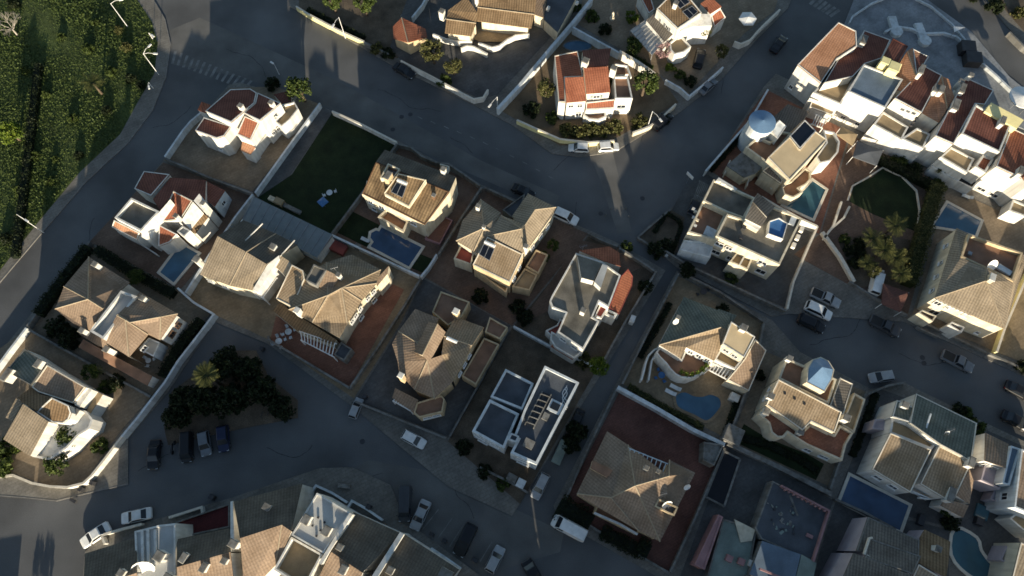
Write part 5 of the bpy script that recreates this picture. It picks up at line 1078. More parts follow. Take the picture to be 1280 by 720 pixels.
TM = tree_proto('leafy_tree', 3, 'leaf_mid', '-'); TD = tree_proto('dark_tree', 5, 'leaf_dark', '-', .85, n=2200); TO = tree_proto('olive_tree', 8, 'leaf_olive', '-', n=1700, size=.07); TB = tree_proto('lime_green_tree', 11, 'leaf_bright', '-', 1.25, n=1300)
TL = tree_proto('blossom_tree', 14, 'leaf_blossom', '-', 1.4, n=700, size=.06)
def bush_proto(name, seed, mat, cat='bush'):
    o = empty(name, (0, 0, 0), '-', cat); m = crown_mesh(seed, 900, 16, .7, .11)
    for v in m.v: v.z += .42
    m.build('foliage', mat, o, merge=False); t = MB()
    for i in range(5): a = i*1.26; t.tube([(0, 0, 0), (.35*math.cos(a), .35*math.sin(a), .5)], [.04, .015], 5)
    t.build('stem', 'bark', o); return o
BM_ = bush_proto('bush', 21, 'leaf_mid'); BD = bush_proto('dark_bush', 22, 'leaf_dark'); BO = bush_proto('olive_bush', 23, 'leaf_olive'); BB = bush_proto('lime_bush', 24, 'leaf_bright')
# px centre of the crown's foot, crown radius in m
for pr, x, y, r, lab in [
    (TM, 420, 16, 2.1, 'round green tree above the yellow balustrade, left of a brighter one'), (TM, 459, 20, 2.3, 'bright green round tree above the yellow balustrade'),
    (TO, 543, 80, 2.5, 'larger pale green tree by the dark parked car on the upper street'), (TO, 568, 94, 1.8, 'smaller pale green tree right of the larger one'),
    (TM, 382, 127, 2.6, 'round green tree at the corner above the lawn'), (TO, 682, 122, 2.0, 'olive green tree left of the brick red house'),
    (TM, 802, 120, 2.6, 'big leafy tree right of the brick red house'), (TM, 790, 70, 1.6, 'leafy tree below the ribbed carport'),
    (TO, 873, 48, 2.1, 'round olive tree before the balcony of the brown roofed house'), (TO, 898, 74, 1.5, 'small olive tree in the yard beside the dark parked car'),
    (TL, 826, 74, 1.9, 'bare pink blossom tree at the end of the ribbed carport'), (TB, 748, 462, 1.9, 'bright green tree in the garden corner by the lane'),
    (TO, 262, 282, 1.7, 'dark round tree left of the conservatory'), (TD, 288, 461, 3.0, 'dark tree right of the palm on the parking island'), (TD, 316, 469, 2.7, 'dark tree at the top edge of the parking island'), (TD, 262, 507, 3.1, 'dark tree in the middle of the parking island'), (TD, 296, 507, 3.1, 'dark tree below the centre of the parking island'), (TD, 334, 495, 2.9, 'dark tree on the right half of the parking island'), (TD, 358, 511, 2.3, 'dark tree at the right tip of the parking island'), (TD, 230, 525, 2.5, 'dark tree at the left tip of the parking island'), (TD, 238, 503, 2.5, 'dark tree below the sunlit palm'),
    (TM, 122, 470, 1.5, 'bright topped tree in the hipped house garden'), (TM, 178, 352, 1.5, 'dim leafy tree between the blue pool and the hipped roofs'),
    (TB, 26, 176, 2.3, 'bright green round tree in the field at the left frame edge'), (TM, 100, 550, 1.9, 'leafy tree beside the white flank of the turret house'),
    (TM, 86, 582, 1.9, 'leafy tree behind the curved white corner wall'), (TO, 1168, 218, 1.5, 'olive tree at the top of the tall hedge'),
    (TO, 1096, 312, 1.7, 'olive tree between the palms at the lawn edge'), (TO, 1120, 326, 1.5, 'olive tree at the right of the palm group by the tall hedge'), (TO, 1084, 344, 1.4, 'olive tree below the lowest left palm'), (TM, 42, 775, .85, 'slim tree below the frame near the sunny corner'), (TM, 54, 786, .95, 'second slim tree below the frame near the sunny corner'), (TM, 690, 312, 1.2, 'upper of two green trees beside the tan villa'), (TM, 680, 326, 1.1, 'lower of two green trees beside the tan villa'), (TM, 1174, 638, 1.1, 'dim tree below the striped lean-to roofs'), (TD, 856, 342, 1.6, 'dark tree below the facade of the large white house')]:
    place(pr, x, y, r*1.05, lab)
for pr, x, y, r, lab in [
    (BO, 708, 166, 1.5, 'first sunlit bush along the front of the brick red house'), (BO, 722, 168, 1.5, 'second sunlit bush below the front terrace of the brick red house'), (BO, 738, 166, 1.5, 'third sunlit bush below the rounded terrace'),
    (BO, 754, 167, 1.3, 'fourth sunlit bush right of the rounded terrace'), (BO, 768, 162, 1.5, 'sunlit bush at the end of the brown path'), (BO, 798, 156, 1.6, 'olive bush beside the leaning street lamp'),
    (BD, 664, 140, 1.5, 'dark bush left of the brick red house'), (BM_, 690, 150, 1.2, 'spiky pale shrub at the left corner of the brick red house'), (BM_, 770, 106, 1.3, 'bush behind the round balcony of the brick red house'),
    (BB, 789, 24, 1.2, 'yellow green bush left of the ribbed carport'), (BB, 838, 88, 1.0, 'yellow green bush under the blossom tree'), (BM_, 792, 58, 1.4, 'dim bush under the ribbed carport edge'),
    (BO, 472, 64, 1.3, 'dim bush left of the brown garage'), (BD, 486, 70, 1.2, 'dark bush below the brown garage'), (BM_, 556, 104, 1.3, 'bush under the pale green trees at the white wall'),
    (BD, 342, 108, 1.3, 'dark bush at the top of the red roofed corner house'), (BM_, 6, 578, 2.0, 'green bush at the left frame edge beside the turret house'), (BM_, 14, 560, 1.6, 'smaller bush above the one at the left frame edge'),
    (BM_, 128, 558, 1.2, 'bush at the bend of the white wall'), (BM_, 73, 568, .9, 'small round bush at the foot of the white flank'), (BD, 148, 480, 1.3, 'dark bush in the path of the hipped house garden'), (BM_, 134, 486, 1.2, 'dim bush below the bright topped tree'),
    (BD, 92, 425, 1.7, 'dark bush along the upper garden of the hipped house'), (BD, 76, 412, 1.7, 'dark bush below the left eave of the hipped house'), (BD, 40, 452, 1.2, 'dark bush above the olive flat roof'),
    (BO, 728, 452, 1.4, 'rusty olive bush beside the bright green tree'), (BD, 656, 398, 1.3, 'dark bush in the yard of the white house with red terrace'), (BD, 648, 386, 1.3, 'dark bush at the left wall of the white house with red terrace'), (BM_, 782, 310, 1.0, 'small bush at the end of the red curved terrace'), (BD, 806, 360, 1.2, 'dry bush in the garden by the lane'),
    (BD, 580, 560, 1.2, 'dark bush at the front left of the modern house'), (BD, 606, 590, 1.1, 'dark bush behind the mossy fence'), (BM_, 628, 606, 1.0, 'bush beside the bins of the modern house'), (BD, 720, 540, 1.6, 'black bush between modern house and lane'), (BD, 712, 556, 1.4, 'lower black bush between modern house and lane'),
    (BD, 600, 372, 1.3, 'dark spiky bush between two brown courtyards'), (BD, 1196, 514, 1.1, 'dark bush on the street side of the grey-green roof'), (BM_, 1206, 518, 1.0, 'green bush on the street side of the grey-green roof'), (BM_, 1219, 534, 1.2, 'grey green bush at the corner of the grey-green roof'),
    (BD, 1184, 652, 1.3, 'dark bush beside the large teal pool'), (BD, 1222, 554, .9, 'dark bush at the right eave of the grey-green roof'), (BM_, 1054, 300, .9, 'bush on the palm garden path'), (BD, 1060, 314, 1.0, 'round clipped bush, upper left of the palm garden'), (BD, 1072, 306, 1.0, 'round clipped bush, top of the palm garden'), (BD, 1074, 318, 1.0, 'round clipped bush in the middle of the palm garden'), (BD, 1066, 330, 1.0, 'round clipped bush, lower left of the palm garden'),
    (BM_, 1170, 234, 1.2, 'bush behind the round lawn'), (BM_, 1120, 205, 1.4, 'green bush below the white terraces'), (BD, 1140, 214, 1.3, 'dark bush below the white terraces'), (BD, 832, 310, 1.3, 'black bush in the planted triangle'), (BD, 820, 314, 1.5, 'large black bush at the tip of the planted triangle'), (BD, 830, 152, 1.0, 'dark bush in the corner by the black parked car'), (BM_, 850, 96, 1.0, 'bush along the wall above the grey parked car'), (BD, 862, 104, 1.1, 'dark bush along the wall above the grey parked car'), (BM_, 720, 12, 1.0, 'bush behind the white boundary wall'),
    (BM_, 740, 24, 1.3, 'dim bush beside the stone garden statue'), (BD, 756, 40, 1.2, 'dark bush below the stone garden statue'), (BD, 1216, -2, 1.3, 'dark bush at the top frame edge above the plaza'), (BD, 1240, 12, 1.6, 'dark bush in the far upper right corner'), (BO, 1272, 20, 1.5, 'olive bush in the far upper right corner'), (BD, 1275, 460, 1.1, 'dark round bush at the right frame edge'), (BD, 948, 470, .9, 'dark bush beside the tan lean-to of the pool villa'), (BD, 902, 388, 1.0, 'dark bush behind the green roof'), (BM_, 912, 350, 1.1, 'dim bush below the box balcony'), (BD, 20, 8, 1.2, 'dark bush in the field below the frame corner')]:
    place(pr, x, y, r*1.25, lab)
for x, y in [(851, 466), (857, 468.5), (864, 469), (871, 467), (877, 463), (882, 458)]:
    b = P(x, y, 3.32); o = empty('potted_plant', b, 'small potted plant inside the curved white balcony wall', 'potted plant', 'potted plants on the curved balcony'); m = MB(); m.tube([b, b+Vector((0, 0, .4))], [.2, .28], 10); m.build('pot', 'terrace_tan', o); m = MB()
    for k in range(60): leaf(m, b+Vector((rnd.gauss(0, .2), rnd.gauss(0, .2), .5+abs(rnd.gauss(0, .2)))), .14, rnd, .6)
    m.build('foliage', 'leaf_bright', o, merge=False)
# palms
def frond(m, base, a, ln, droop, r):
    d = Vector((math.cos(a), math.sin(a), 0)); n = Vector((-d.y, d.x, 0)); pts = []
    for i in range(9): t = i/8; pts.append(base+d*ln*t*(1-.12*t)+Vector((0, 0, ln*(.42*t-droop*t*t))))
    m.tube(pts, [.035*(1-i/9)+.008 for i in range(9)], 4)
    for i in range(19):
        t = .12+.88*i/19; k = min(7, int(t*8)); p = pts[k].lerp(pts[k+1], t*8-k); q = .25*ln*math.sin(math.pi*(.14+.8*t))
        for s in (-1, 1):
            e = p+n*s*q*.8+d*q*.6+Vector((0, 0, -q*.25)); u = r.random()*.8+.1; m.face([p, p+d*.055, e+d*.02, e], [(u, 0)]*4)
def palm_proto(seed, hgt=3.0, n=30, ln=1.9):
    o = empty('palm_tree', (0, 0, 0), '-', 'palm'); r = random.Random(seed); m = MB(); top = Vector((.1, .1, hgt))
    for i in range(n): frond(m, top, i*2.399+r.uniform(-.15, .15), ln*r.uniform(.8, 1.05), r.uniform(.1, 1.05)*(.3+.7*i/n), r)
    m.build('crown', 'leaf_palm', o, merge=False); t = MB(); t.tube([(0, 0, -.1), (.03, .03, hgt*.5), (.1, .1, hgt)], [.26, .2, .2], 9); t.build('trunk', 'bark', o); return o
PA = palm_proto(4, 7.0, 36, 2.3); PB = palm_proto(9, 3.6, 22, 2.6)
for pr, x, y, s, lab in [(PA, 279, 482, 1.0, 'sunlit palm at the upper edge of the parking island'), (PB, 128, 118, .95, 'palm standing alone in the green field'), (PB, 1080, 308, .9, 'leftmost palm of the garden group'), (PB, 1106, 292, .95, 'topmost palm of the garden group, at the lawn edge'), (PB, 1092, 322, .95, 'palm in the centre of the garden group'), (PB, 1108, 330, .85, 'palm on the right of the garden group'), (PB, 1076, 336, .7, 'lowest left palm of the garden group'), (PB, 1114, 350, .8, 'lowest palm of the garden group, above the small van'), (PB, 130, 468, .5, 'tiny bright palm in the hipped house garden'), (PB, 718, 112, .4, 'very small palm in the brick red house garden')]:
    place(pr, x, y, s, lab, cat='palm')
# bare tree in the field corner
o = empty('bare_tree', P(22, 44, .1), 'pale leafless tree in the field at the upper left corner', 'tree'); r = random.Random(2); m = MB(); q = MB()
p0 = P(22, 44, .1); q.tube([p0, p0+Vector((0, .1, 1.6))], [.16, .12], 8)
def branch(p, d, ln, rad, dep):
    e = p+d*ln; m.tube([p, (p+e)/2+Vector((r.gauss(0, .06), r.gauss(0, .06), 0)), e], [rad, rad*.8, rad*.6], 5)
    if dep:
        for i in range(4 if dep > 1 else 3):
            nd = (d+Vector((r.gauss(0, .55), r.gauss(0, .55), r.gauss(.1, .35)))).normalized(); branch(e, nd, ln*.72, rad*.55, dep-1)
for i in range(6): a = i*1.05; branch(p0+Vector((0, .1, 1.5)), Vector((math.cos(a)*.8, math.sin(a)*.8, .8)).normalized(), 1.35, .07, 3)
m.build('crown', 'pale_bark', o, merge=False); q.build('trunk', 'pale_bark', o)
# hedges
def hedge(label, pts, h, wd, mat='leaf_dark', dens=55):
    W = [P(p[0], p[1], h) for p in pts]; o = empty('hedge', (W[0].x, W[0].y, 0), label, 'hedge'); r = random.Random(len(label)); c = MB(); wallmesh(c, W, 0, h*.86, wd*.7); c.build('stem', mat, o, merge=False); m = MB()
    for a, b in zip(W, W[1:]):
        d = b-a; n = Vector((-d.y, d.x, 0)).normalized(); k = int(d.length*(wd+h)*dens)
        for i in range(k):
            t = r.random(); s = r.uniform(-.5, .5)*wd; z = h*(1-.9*r.random()**1.7); bulge = .1*math.sin(t*d.length*2.3)
            leaf(m, a+d*t+n*(s*(1.05+bulge))+Vector((0, 0, z-h+r.gauss(0, .07)+bulge)), r.uniform(.09, .19), r, .8)
    m.build('foliage', mat, o, merge=False); return o
hedge('tall clipped hedge right of the palm garden', [(1176, 228), (1160, 280), (1140, 352)], 2.4, 2.6, 'leaf_olive')
hedge('dark hedge below the white terrace row', [(1100, 196), (1140, 216), (1172, 232)], 1.8, 1.6)
hedge('dark hedge inside the white wall of the hipped house', [(250, 398), (222, 432), (200, 470)], 1.6, 1.8)
hedge('dark hedge along the left street by the hipped house', [(108, 306), (72, 352), (44, 392)], 1.8, 1.8)
hedge('dark hedge above the hipped roofs', [(118, 310), (160, 336), (215, 366)], 1.6, 1.8)
hedge('dark hedge behind the white van', [(698, 632), (722, 646), (738, 656)], 1.1, 3.6)
hedge('dark hedge below the front porch of the broad tan roof', [(752, 664), (778, 678), (800, 690)], 1.1, 2.2)
hedge('rounded dark hedge at the right end of the front garden', [(798, 682), (812, 690)], 1.3, 2.8)
hedge('low dark hedge loop in the planted triangle', [(834, 266), (848, 274), (852, 282), (846, 300), (839, 318)], .7, .7)
hedge('inner low hedge strip of the planted triangle', [(832, 268), (818, 290)], .6, .8)
hedge('green hedge strip below the curved garden of the blue domed house', [(926, 546), (960, 556), (1000, 574), (1024, 590)], .5, 1.4)
hedge('dark hedge behind the long pool terrace wall', [(786, 482), (830, 508), (880, 534)], .9, .9, 'leaf_olive')
hedge('dark hedge right of the heart shaped pool', [(922, 500), (912, 530), (906, 545)], 1.0, .9)
hedge('green hedge behind the white topped wall by the carport', [(782, 64), (800, 74), (816, 84)], 1.4, 1.0, 'leaf_mid')
hedge('hedge above the yellow balustrade', [(384, 10), (420, 28), (455, 46)], .9, 1.0)
hedge('low dark hedge left of the green roofed villa', [(838, 378), (822, 408), (800, 446)], .8, 1.0)
hedge('dark hedge line running down the field', [(46, 78), (40, 130), (30, 215), (16, 320)], 1.3, 1.5, 'leaf_dark', 40)  # hedge added to stand in for a long dark streak
hedge('thin hedge inside the street wall of the cream villa', [(890, 212), (916, 182), (944, 152)], 1.0, .8)
hedge('low ivy strip left of the grey-green roof', [(1096, 490), (1082, 530), (1066, 570)], .7, 1.2)
# field growth: countless stems, one object
r = random.Random(12); Lf = ccw([P(p[0], p[1], 0) for p in FIELD])
def inside(x, y, L):
    c = False
    for i in range(len(L)):
        a, b = L[i-1], L[i]
        if (a.y > y) != (b.y > y) and x < (b.x-a.x)*(y-a.y)/(b.y-a.y)+a.x: c = not c
    return c
gm = MB(); x0, x1, y0, y1 = min(p.x for p in Lf), max(p.x for p in Lf), min(p.y for p in Lf), max(p.y for p in Lf); cnt = 0
ph = [(r.uniform(.15, .5), r.uniform(.15, .5), r.uniform(0, 6)) for _ in range(6)]
while cnt < 80000:
    x, y = r.uniform(max(x0, -125), x1), r.uniform(y0, min(y1, 125))
    if not inside(x, y, Lf): continue
    hN = sum(math.sin(a*x+b*y+c) for a, b, c in ph)/6; 
    if r.random() > .8+.5*hN: continue
    cnt += 1; s = r.uniform(.09, .22)*(1+.4*hN); leaf(gm, (x, y, .12+abs(r.gauss(0, .09))*(1+hN)), s, r, 2.2)
struct(gm.build('field_grass', 'grass', None, merge=False), 'stuff')
for i, (x, y, rr, pr, lab) in enumerate([(112, 64, 1.6, BM_, 'green bush in the field left of the dark hollow'), (150, 40, 1.5, BO, 'brown bush near the field lamp posts'), (160, 62, 1.6, BO, 'brown bush below the field lamp posts'), (140, 92, 1.5, BM_, 'green bush in the field right of the palm'), (165, 100, 1.5, BD, 'dark bush at the field edge by the curve'), (178, 108, 1.4, BD, 'dark bush against the pavement curve'), (78, 48, 1.3, BM_, 'green bush in the upper field'), (60, 120, 1.3, BM_, 'green bush in the middle of the field'), (92, 150, 1.4, BM_, 'green bush left of the lower field palm'), (100, 196, 1.3, BD, 'dark bush at the field edge by the left street'), (64, 228, 1.4, BM_, 'green bush by the left street'), (46, 196, 1.4, BM_, 'green bush in the lower field'), (26, 240, 1.5, BM_, 'green bush above the utility pole'), (70, 200, 1.0, BM_, 'small green bush in the lower field'), (10, 300, 1.6, BD, 'dark bush at the lowest corner of the field'), (34, 90, 1.4, BM_, 'green bush in the shaded strip of the field'), (120, 30, 1.2, BM_, 'green bush beside the upper field track'), (135, 140, 1.4, BD, 'dark bush near the tan pavement bend')]):
    place(pr, x, y, rr*.8, lab)

# ------------------------------------------------------------------ cars
def loft(m, secs):
    for A, B in zip(secs, secs[1:]):
        n = len(A)
        for j in range(n): m.face([A[j], A[(j+1) % n], B[(j+1) % n], B[j]])
    m.face(secs[0][::-1]); m.face(secs[-1])
def sec(x, w, zb, zt): return [Vector((x, s*w*k, zb+(zt-zb)*t)) for s, k, t in ((-1, .86, 0), (1, .86, 0), (1, 1, .25), (1, 1, .72), (1, .86, 1), (-1, .86, 1), (-1, 1, .72), (-1, 1, .25))]
KIND = {  # length, half width, hood line, roof height, cabin (rear base, rear top, front top, front base) as x from -L/2
    'hatch': (3.9, .86, .88, 1.46, (-1.9, -1.6, .25, .95)), 'saloon': (4.5, .89, .9, 1.42, (-1.6, -.95, .3, 1.05)), 'suv': (4.5, .92, 1.0, 1.66, (-2.15, -1.9, .4, 1.15)),
    'van': (5.2, .98, 1.15, 2.0, (-2.55, -2.45, 1.3, 1.95)), 'pickup': (5.1, .92, 1.0, 1.7, (-.5, -.35, .6, 1.2))}
def car_proto(kind):
    Ln, w_, hb, hr, (rb, rt, ft, fb) = KIND[kind]; o = empty('car_'+kind, (0, 0, 0), '-', 'car'); H2 = Ln/2
    m = MB(); hood = hb-.08
    loft(m, [sec(-H2, w_*.82, .38, hb*.86), sec(-H2+.14, w_*.95, .27, hb*.97), sec(-H2+.7, w_, .22, hb), sec(0, w_, .22, hb), sec(fb, w_, .22, hb), sec(H2-.5, w_*.95, .24, hood-.04), sec(H2-.13, w_*.88, .3, hood-.16), sec(H2, w_*.7, .38, hood-.3)]); bd = m.build('body', 'car_white', o, smooth=False)
    tw = w_*.78; bw = w_*.93; q = MB(); z0, z1 = hb-.02, hr
    lo = [Vector((rb, -bw, z0)), Vector((fb, -bw, z0)), Vector((fb, bw, z0)), Vector((rb, bw, z0))]; hi = [Vector((rt, -tw, z1)), Vector((ft, -tw, z1)), Vector((ft, tw, z1)), Vector((rt, tw, z1))]
    for i in range(4): q.face([lo[i], lo[(i+1) % 4], hi[(i+1) % 4], hi[i]])
    mid = [p.lerp((hi[0]+hi[2])/2, .16)+Vector((0, 0, .05)) for p in hi]
    for i in range(4): q.face([hi[i], hi[(i+1) % 4], mid[(i+1) % 4], mid[i]])
    q.face(mid); q.build('roof', 'car_white', o, smooth=False)
    def glass(nm, a, b, c, d_, mg=.1):
        g_ = MB(); ce = (a+b+c+d_)/4; n = (b-a).cross(c-a).normalized()
        if n.dot(ce-Vector((0, 0, 1))) < 0: n = -n
        g_.face([p.lerp(ce, mg)+n*.015 for p in (a, b, c, d_)]); g_.build(nm, 'glass', o)
    glass('windscreen', lo[1], lo[2], hi[2], hi[1]); glass('rear_window', lo[3], lo[0], hi[0], hi[3], .14)
    if kind != 'van': glass('side_window', lo[0], lo[1], hi[1], hi[0], .12); glass('side_window', lo[2], lo[3], hi[3], hi[2], .12)
    else:
        for s in (0, 1):
            A_, B_ = (lo[0].lerp(lo[1], .72), hi[0].lerp(hi[1], .78)) if s == 0 else (lo[3].lerp(lo[2], .72), hi[3].lerp(hi[2], .78)); glass('side_window', A_, lo[1+s], hi[1+s], B_, .12)
    for sx in (-1, 1):
        for sy in (-1, 1):
            t = MB(); c = Vector((sx*(H2-.82), sy*(w_-.1), .32)); t.tube([c-Vector((0, .11, 0)), c+Vector((0, .11, 0))], .32, 14); wh = t.build('wheel', 'rubber', o); k = MB(); k.tube([c-Vector((0, .118, 0)), c+Vector((0, .118, 0))], .2, 10); k.build('rim', 'rim', wh)
    for s in (-1, 1):
        t = MB(); t.box((H2-.2, s*w_*.66, hood-.22), (.24, .3, .12)); t.build('headlight', 'lamp_glass', o); t = MB(); t.box((-H2+.08, s*w_*.72, hb*.76), (.14, .2, .16)); t.build('tail_light', 'tail_red', o); t = MB(); t.box((fb-.25, s*(w_+.1), hb+.05), (.14, .2, .13)); t.build('mirror', 'dark_metal', o)
    if kind == 'pickup':
        t = MB(); t.box((-1.55, 0, hb+.02), (1.7, w_*1.55, .06)); t.build('cargo_bed', 'rubber', o)
    return o
CP = {k: car_proto(k) for k in KIND}; first = set()
def car(kind, x, y, ang, color, label, s=1.0, cat='car', name=None):
    """ang: degrees in the picture, clockwise from right, direction of the bonnet"""
    a, b = P(x, y, .02), P(x+8*math.cos(R(ang)), y+8*math.sin(R(ang)), .02); rz = math.atan2(b.y-a.y, b.x-a.x); proto = CP[kind]
    if kind in first: o = dup(proto, a, rz, label, cat, 'parked cars', s)
    else: first.add(kind); o = proto; o.location = a; o.rotation_euler = (0, 0, rz); o.scale = (s,)*3; tag(o, label, cat, 'parked cars')
    o.name = name or ('parked_van' if kind == 'van' else 'parked_pickup' if kind == 'pickup' else 'parked_car')
    for ch in o.children:
        if ch.name.split('.')[0] in ('body', 'roof'): ch.material_slots[0].link = 'OBJECT'; ch.material_slots[0].material = M[color]
    return o
car('saloon', 506, 91, 30, 'car_black', 'black car by the wall under the pale green trees')
car('hatch', 723, 187, 183, 'car_white', 'white car with dark windscreen below the brick red house, left of its twin', .95)
car('hatch', 760, 186, -5, 'car_white', 'white car with large dark roof window below the brick red house', .98)
car('saloon', 884, 110, -42, 'car_grey', 'grey blue car on the slanting street by the pale wall', .95)
car('suv', 873, 76, -76, 'car_black', 'dark car standing in the yard by the olive tree'); car('suv', 827, 154, -42, 'car_black', 'black car under the leaning street lamp')
car('saloon', 972, 58, -52, 'car_black', 'black car alone on the upper right street'); car('suv', 707, 273, 24, 'car_white', 'white car at the corner of the tan villa')
car('van', 1093, 354, -76, 'car_white', 'small white van under the palms', .95, 'van'); car('pickup', 1030, 374, 25, 'car_silver', 'silver pickup, first of the three vehicles parked side by side', .98, 'pickup')
car('suv', 1021, 390, 25, 'car_white', 'white car between the silver pickup and a black car'); car('suv', 1012, 406, 25, 'car_black', 'black car below the white car on the wide street')
car('pickup', 1104, 409, 27, 'car_dark', 'dark pickup in the middle of the wide street', 1, 'pickup'); car('pickup', 1194, 453, 27, 'car_grey', 'grey pickup in front of the balconied house', 1, 'pickup')
car('hatch', 1099, 472, 172, 'car_silver', 'silver car below the dark pickup, near the curving wall'); car('saloon', 1271, 490, 28, 'car_black', 'dark car at the right frame edge, upper of two'); car('saloon', 1267, 527, 28, 'car_black', 'dark car at the right frame edge, lower of two')
car('hatch', 446, 511, -68, 'car_silver', 'small pale framed car at the gate of the grey yard', .85); car('hatch', 518, 550, 28, 'car_white', 'white car on the street below the bay windowed villa', 1.0)
car('saloon', 195, 569, 96, 'car_black', 'black car at the left end of the parking row'); car('van', 236, 560, 90, 'car_black', 'black van in the parking row', .9, 'van')
car('hatch', 258, 555, 82, 'car_grey', 'grey small car between the black van and the deep blue car'); car('hatch', 281, 549, 87, 'car_blue', 'deep blue car at the right end of the parking row', 1.05)
car('saloon', 173, 645, 168, 'car_white', 'white car parked level beside the ribbed white terrace'); car('saloon', 122, 669, 146, 'car_white', 'white car parked aslant at the lower left corner')
car('van', 507, 630, 92, 'car_dark', 'dark green van at the left end of the parking bays', 1.0, 'van'); car('saloon', 526, 644, 114, 'car_silver', 'silver car between the dark van and the empty bays')
car('suv', 582, 675, 116, 'car_black', 'long black car in the marked parking bays', 1.08); car('hatch', 619, 699, -64, 'car_silver', 'silver car in the lowest marked bay')
car('van', 711, 660, 208, 'car_white', 'white van parked by the dark hedge', 1.04, 'van'); car('saloon', 667, 718, 60, 'car_black', 'dark car cut by the lower frame edge'); car('suv', 675, 608, 116, 'car_silver', 'silver car at the entrance of the lane', .9)
car('saloon', 720, 526, 114, 'car_black', 'black car hidden in the shade beside the modern house', .85); car('saloon', 654, 241, 25, 'car_black', 'black car beside the tan villa on the upper street', .95); car('suv', 868, 259, -62, 'car_dark', 'dark vehicle left of the white flat roofed house', .9)
# covered motorcycle in the parking row
o = empty('motorcycle', P(218, 560, 0), 'dark motorcycle between the black car and the black van', 'motorcycle'); c = P(218, 560, 0); ax = Vector((.05, 1, 0)).normalized(); m = MB()
m.tube([c-ax*.9+Vector((0, 0, .7)), c-ax*.3+Vector((0, 0, .85)), c+ax*.2+Vector((0, 0, .95)), c+ax*.6+Vector((0, 0, .85))], [.12, .2, .22, .1], 8); m.build('body', 'car_black', o)
for s in (-.75, .75):
    m = MB(); q = c+ax*s+Vector((0, 0, .32)); m.tube([q-Vector((.07, 0, 0)), q+Vector((.07, 0, 0))], .32, 14); m.build('wheel', 'rubber', o)
m = MB(); m.tube([c+ax*.55+Vector((-.4, 0, 1.05)), c+ax*.6+Vector((0, 0, 1.0)), c+ax*.55+Vector((.4, 0, 1.05))], .025, 6); m.tube([c+ax*.6+Vector((0, 0, 1)), c+ax*.78+Vector((0, 0, .32))], .04, 6); m.build('handlebar', 'dark_metal', o)

# ------------------------------------------------------------------ street lamps, poles, signs
def zfrom(base, top):
    b = P(*base, 0); return min((abs(complex(*proj((b.x, b.y, z)))-complex(*top)), z) for z in [i*.1 for i in range(20, 120)])[1]
def lamp(label, base, top, arms, mat='white_paint', name='street_lamp', cat='street lamp', group='street lamps'):
    b = P(*base, 0); z = zfrom(base, top); o = empty(name, b, label, cat, group); m = MB(); m.tube([b, b+Vector((0, 0, .8)), b+Vector((0, 0, z))], [.085, .06, .045], 8); m.build('pole', mat, o)
    for a in arms:
        e = P(a[0], a[1], z+.25); t = b+Vector((0, 0, z)); m = MB(); m.tube([t-Vector((0, 0, .1)), t.lerp(e, .5)+Vector((0, 0, .2)), e], [.04, .035, .03], 6); ar = m.build('arm', mat, o); q = MB(); d_ = (e-t); d_.z = 0; d_.normalize(); q.box(e+d_*.2, (.75, .3, .14), math.atan2(d_.y, d_.x)); q.build('lamp_head', 'white_paint', ar)
    return o
lamp('street lamp with two arms at the curve of the field', (199, 94), (179, 67), [(193, 67), (186, 58)])
lamp('street lamp at the top of the field with one arm', (160, 34), (140, 3), [(150, 0)])
lamp('small street lamp between two others on the field curve', (192, 50), (186, 41), [(190, 44)])
lamp('street lamp beside the yellow balustrade', (432, 48), (425, 21), [(417, 31)])
lamp('street lamp at the gate of the white street wall', (622, 138), (621, 121), [(613, 131)])
lamp('leaning looking lamp with bent arm before the brick red house', (809, 160), (816, 139), [(825, 149)])
lamp('short street lamp above the red roofed corner house', (349, 93), (343, 81), [(341, 79)])
lamp('lamp with white head on the pavement of the field curve', (192, 111), (187, 104), [(186, 108)])
lamp('tall pale utility pole at the lower edge of the field', (55, 291), (20, 269), [(32, 275)], name='utility_pole', cat='pole', group='poles')
lamp('thin pale pole beside the sunny garden of the turret house', (122, 540), (116, 502), [], 'terrace_tan', 'garden_pole', 'pole', 'poles')
o = empty('street_sign', P(858, 229, 0), 'leaning white street sign plate at the junction', 'sign'); b = P(858, 229, 0); m = MB(); m.tube([b, b+Vector((0, 0, 2.6))], .05, 7); m.build('post', 'grey_metal', o); m = MB()
m.box((b.x, b.y, 2.7), (1.5, .08, .9), -.9); m.build('sign_plate', 'white_paint', o)

# ------------------------------------------------------------------ yard things
def parasol(label, x, y, r_=1.4, sides=6, z=2.4, mat='white_paint'):
    b = P(x, y, 0); o = empty('parasol', b, label, 'parasol'); m = MB(); m.tube([b, b+Vector((0, 0, z+.3))], .04, 6); m.build('pole', 'grey_metal', o); m = MB(); L = [b+Vector((r_*math.cos(2*math.pi*i/sides), r_*math.sin(2*math.pi*i/sides), z)) for i in range(sides)]; ap = b+Vector((0, 0, z+.45))
    for i in range(sides): m.face([L[i], L[(i+1) % sides], ap])
    for i in range(sides): m.face([L[i], L[i]-Vector((0, 0, .18)), L[(i+1) % sides]-Vector((0, 0, .18)), L[(i+1) % sides]])
    m.build('canopy', mat, o); return o
parasol('white six sided parasol beside the curved wall in the upper right', 930, 34, 1.7, 6)
parasol('blue parasol on the dark lawn', 407, 259, 1.0, 4, 2.1, 'blue_paint')
parasol('big round white parasol at the end of the plaza', 1262, 136, 2.3, 16, 3.6); parasol('small round white parasol right of the big one', 1274, 143, .8, 12, 3.2)
